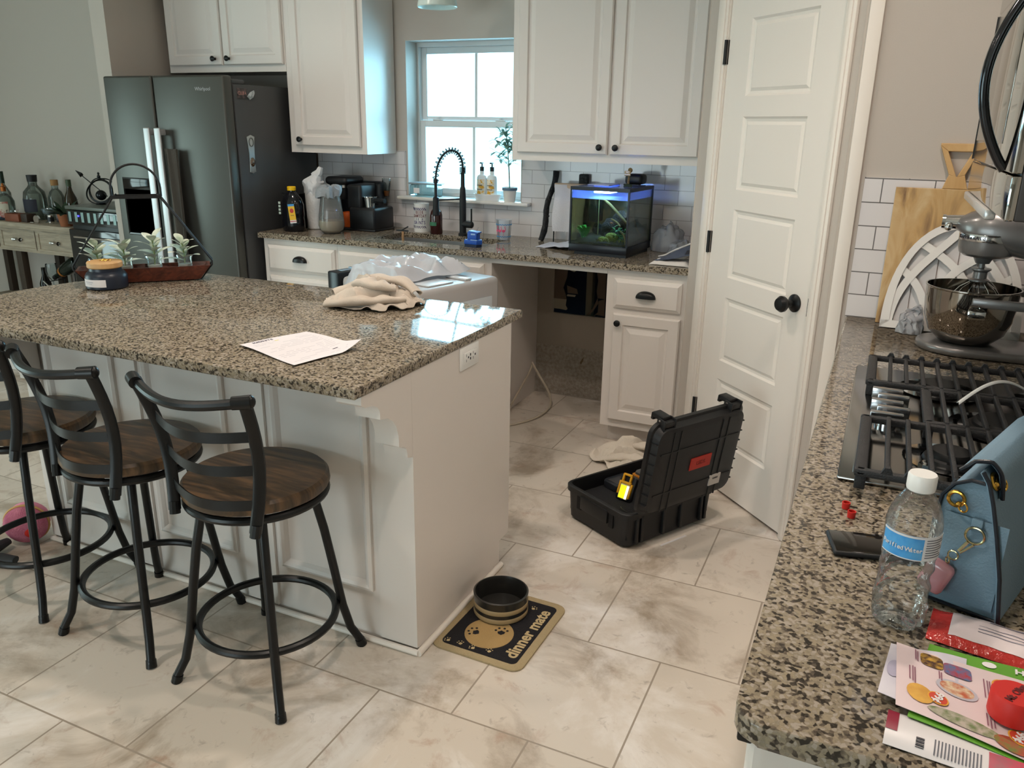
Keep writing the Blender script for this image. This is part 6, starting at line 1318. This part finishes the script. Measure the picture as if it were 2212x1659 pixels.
bottle('green wine bottle with pale label standing between bottles and the plant', -4.475, -.13, [(0, 0), (.042, 0), (.046, .01), (.046, .12), (.040, .165), (.020, .215), (.016, .24), (.0165, .29), (0, .29)], BG, mat('green_foil', '#39462e', .5), [(0, .245), (.0178, .245), (.0178, .293), (0, .293)], (.0465, .035, .105, mat('label_cream', '#b0a987', .7), 220, 330))
t = thing('wooden_caddy', 'small brown wooden box with dark candles on the console table', 'box', (-4.80, -.33, tz))
b = MB(); b.box(-4.865, -.385, tz, -4.715, -.30, tz + .055, .003); b.build('box', mat('caddy_brown', '#6a3520', .6, col2='#7c4128', nscale=14), t)
b = MB(); b.box(-4.855, -.375, tz + .055, -4.80, -.31, tz + .078, .003); b.build('glass_top', GLASS, t)
t = thing('wooden_caddy', 'darker wooden block next to the brown box on the console table', 'box', (-4.675, -.33, tz)); b = MB(); b.box(-4.705, -.375, tz, -4.64, -.30, tz + .058, .003); b.build('box', mat('caddy_dark', '#33241a', .6), t)
t = thing('cocktail_glass', 'silver coupe glass beside the wine bottle', 'glass', (-4.54, -.28, tz)); b = MB(); b.lathe([(0, 0), (.03, 0), (.005, .006), (.005, .045), (.035, .062), (.045, .095), (.043, .095), (.033, .064), (0, .05)], 24, (-4.545, -.27, tz)); b.build('coupe', mat('silver_glass', '#8fa0a8', .15, .6), t)
t = thing('jigger', 'round silver strainer lying at the front of the console table', 'strainer', (-4.565, -.375, tz)); b = MB(); b.cyl((-4.55, -.37, tz + .028), (-4.55, -.355, tz + .028), .028, n=24); b.tube([(-4.575, -.372, tz + .004), (-4.60, -.378, tz + .001 + .004)], .004, 6); b.build('disc', CHROME, t)
t = thing('cocktail_shaker', 'small silver and black cup left of the potted succulent', 'cup', (-4.42, -.33, tz)); b = MB(); b.lathe([(0, 0), (.018, 0), (.021, .062), (.018, .064), (0, .05)], 20, (-4.435, -.34, tz)); b.build('cup', CHROME, t)
b = MB(); b.lathe([(.0195, .018), (.0218, .018), (.0222, .05), (.0195, .05)], 20, (-4.435, -.34, tz)); b.build('sleeve', BLKP, t)
b = MB(); b.box(-4.50, -.25, tz, -4.46, -.20, tz + .088, .003); b.build('card_box', mat('card_grey', '#7d7a80', .6, col2='#4b4a50', nscale=50), label='small grey printed box behind the silver strainer', cat='box')
b = MB(); b.lathe([(0, 0), (.035, 0), (.038, .09), (.03, .095), (0, .095)], 16, (-4.40, -.17, tz)); b.build('tin', mat('tin_green', '#5c5f49', .4), label='olive tin behind the potted succulent', cat='tin')
t = thing('potted_succulent', 'spiky green plant in a terracotta pot at the right end of the console table', 'potted plant', (-4.30, -.33, tz)); b = MB(); b.lathe([(0, 0), (.038, 0), (.052, .085), (.048, .085), (0, .075)], 24, (-4.245, -.365, tz)); b.build('pot', mat('terracotta', '#8f5636', .8), t)
b = MB(); rn = random.Random(9)
for k in range(46): a = rn.uniform(0, 6.28); leaf(b, (-4.245 + .02 * cos(a), -.365 + .02 * sin(a), tz + .078), (cos(a), sin(a), rn.uniform(.25, 1.8)), rn.uniform(.10, .16), .030, .2, n=4)
b.build('leaves', mat('succulent_green', '#1f3324', .6, col2='#2f4a30', nscale=30), t)
heap('plaid_cloth', 'blue and white plaid cloth draped over the left front of the console table', 'cloth', mat('plaid', '#8d9fb8', .9, col2='#1f2636', nscale=16, nlo=.46, nhi=.54), (-5.02, -.34, tz), R(5, 'Z'), [.16, .10, .08, .10, .16, .10, .075, .09], .035, 4.4, nu=50, nr=20)
# wine cooler and armillary
t = thing('wine_cooler', 'black glossy beverage cooler between the console table and refrigerator', 'beverage cooler', (-3.80, -.27, 0)); GB = mat('gloss_black', '#0b1316', .10, coat=.6)
b = MB(); b.box(-4.085, -.44, .02, -3.50, -.06, .93, .006); b.box(-4.07, -.42, 0, -3.52, -.08, .02); b.build('body', mat('cooler_black', '#0d1112', .4), t)
b = MB(); b.box(-4.09, -.47, .83, -3.495, -.44, .925, .004); b.build('control_panel', GB, t)
b = MB(); b.box(-4.095, -.475, .93, -3.49, -.05, .952, .004); b.build('top', mat('cooler_top', '#565c55', .35), t)
b = MB(); b.box(-4.085, -.475, .05, -3.50, -.441, .80, .006); dd = b.build('glass_door', GB, t)
b = MB(); b.tube([(-4.0, -.505, .755), (-3.56, -.505, .755)], .008, 8); b.tube([(-4.0, -.505, .755), (-4.0, -.472, .755)], .006, 8); b.tube([(-3.56, -.505, .755), (-3.56, -.472, .755)], .006, 8); b.build('handle', CHROME, dd)
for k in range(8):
    b = MB(); b.box(-4.07 + .06 * k, -.4725, .85, -4.045 + .06 * k, -.4705, .915); b.build('blind_reflection', mat('reflection_silver', '#6d7d7a', .3, .7), t)  # silver stripes added as the reflection of window blinds in the gloss panel
b = MB(); b.box(-3.98, -.474, .885, -3.97, -.4728, .895); b.build('indicator', mat('led_blue', '#3a3aff', .4, emis=6), t)
t = thing('armillary_sphere', 'black metal armillary sphere with arrow on the beverage cooler', 'sculpture', (-4.0, -.25, .9525)); cc = V((-3.98, -.27, .9525 + .075)); RR = .10
b = MB(); b.lathe([(0, 0), (.045, 0), (.03, .008), (.01, .012), (.008, .02), (0, .02)], 20, (cc.x, cc.y, .9527)); b.ball(cc + V((0, 0, -.015)), .035, 20, 12); b.build('globe', mat('globe_black', '#14161a', .15, .4), t)
cc2 = cc + V((0, 0, .0))
def rg(n1, n2, r, nm, w=.003): b = MB(); b.tube([cc2 + V(n1).normalized() * r * cos(2 * pi * k / 40) + V(n2).normalized() * r * .82 * sin(2 * pi * k / 40) + V((0, 0, .012)) for k in range(40)], w, 6, closed=True, flat=(1, 2.2)); b.build(nm, BLKM, t)
rg((1, 0, 0), (0, .05, 1), .105, 'meridian_ring', .002); rg((.8, .5, .3), (-.3, .2, 1), .098, 'meridian_ring'); rg((1, 0, -.5), (.45, .6, .9), .092, 'equator_ring', .004)
b = MB(); A_ = cc + V((-.16, -.01, .115)); B_ = cc + V((.06, .0, -.02)); b.tube([A_, B_], .0032, 6); d = (A_ - B_).normalized(); b.cyl(A_ - d * .005, A_ + d * .055, .018, .001, 4); b.build('arrow', BLKM, t)
b = MB(); b.ball(cc + V((-.0, 0, .108)), (.012, .012, .012), 10, 8); b.ball(cc + V((0, 0, .128)), (.008, .008, .010), 10, 8); b.build('finial', BLKM, t)
# bottles on the lower shelf
bottle('dark champagne bottle with orange neck band tilted in a rack on the lower shelf', -4.33, -.26, [(0, 0), (.045, 0), (.047, .01), (.047, .15), (.034, .20), (.018, .25), (.016, .30), (0, .30)], DG, mat('foil_black', '#101010', .4), [(0, .28), (.018, .28), (.018, .31), (0, .31)], (.0375, .188, .205, mat('orange_foil', '#b87333', .3, .4), 0, 359), group=None, z=.53, rot=R(-118, 'Y'))
bottle('brown wine bottle standing on the lower shelf by the middle leg', -4.80, -.20, [(0, 0), (.038, 0), (.04, .13), (.016, .19), (.015, .25), (0, .25)], mat('brown_wine', '#1c1810', .1), None, None, (.0405, .02, .11, mat('label_cream', '#b0a987', .7), 200, 340), group=None, z=.1855)
t = thing('wine_glass', 'clear wine glass on the lower shelf of the console table', 'glass', (-4.66, -.2, .186)); b = MB(); b.lathe([(0, 0), (.035, 0), (.004, .008), (.004, .16), (.035, .19), (.045, .24), (.038, .29)], 24, (-4.68, -.22, .1855)); b.build('bowl', clear('wine_glass', '#e6eeee', 1.2, .03, milky=.1), t)
t = thing('bottle_rack', 'dark metal wine rack with silver cross bar on the lower shelf', 'rack', (-4.45, -.25, .186)); b = MB()
b.tube([(-4.64, -.33, .1885), (-4.22, -.33, .1885)], .005, 6); b.tube([(-4.64, -.17, .1885), (-4.22, -.17, .1885)], .005, 6)
for x in (-4.62, -4.25): b.tube([(x, -.33, .188), (x, -.33, .36), (x, -.17, .36), (x, -.17, .188)], .005, 6)
b.tube([(-4.30, -.32, .188), (-4.30, -.32, .45), (-4.30, -.20, .45), (-4.30, -.20, .188)], .004, 6)
b.build('frame', BLKM, t); b = MB(); b.tube([(-4.62, -.34, .37), (-4.50, -.34, .29)], .006, 6); b.tube([(-4.60, -.34, .29), (-4.55, -.34, .335)], .005, 6); b.build('cross_bar', CHROME, t)
crumple('cork_heap', 'heap of corks and bottle caps on the lower shelf', 'corks', mat('corks', '#4a3a34', .8, col2='#8a8078', nscale=60, nlo=.45, nhi=.55, bump=1, bscale=60), (-4.45, -.27, .186), (.16, .08), .075, 2.9)
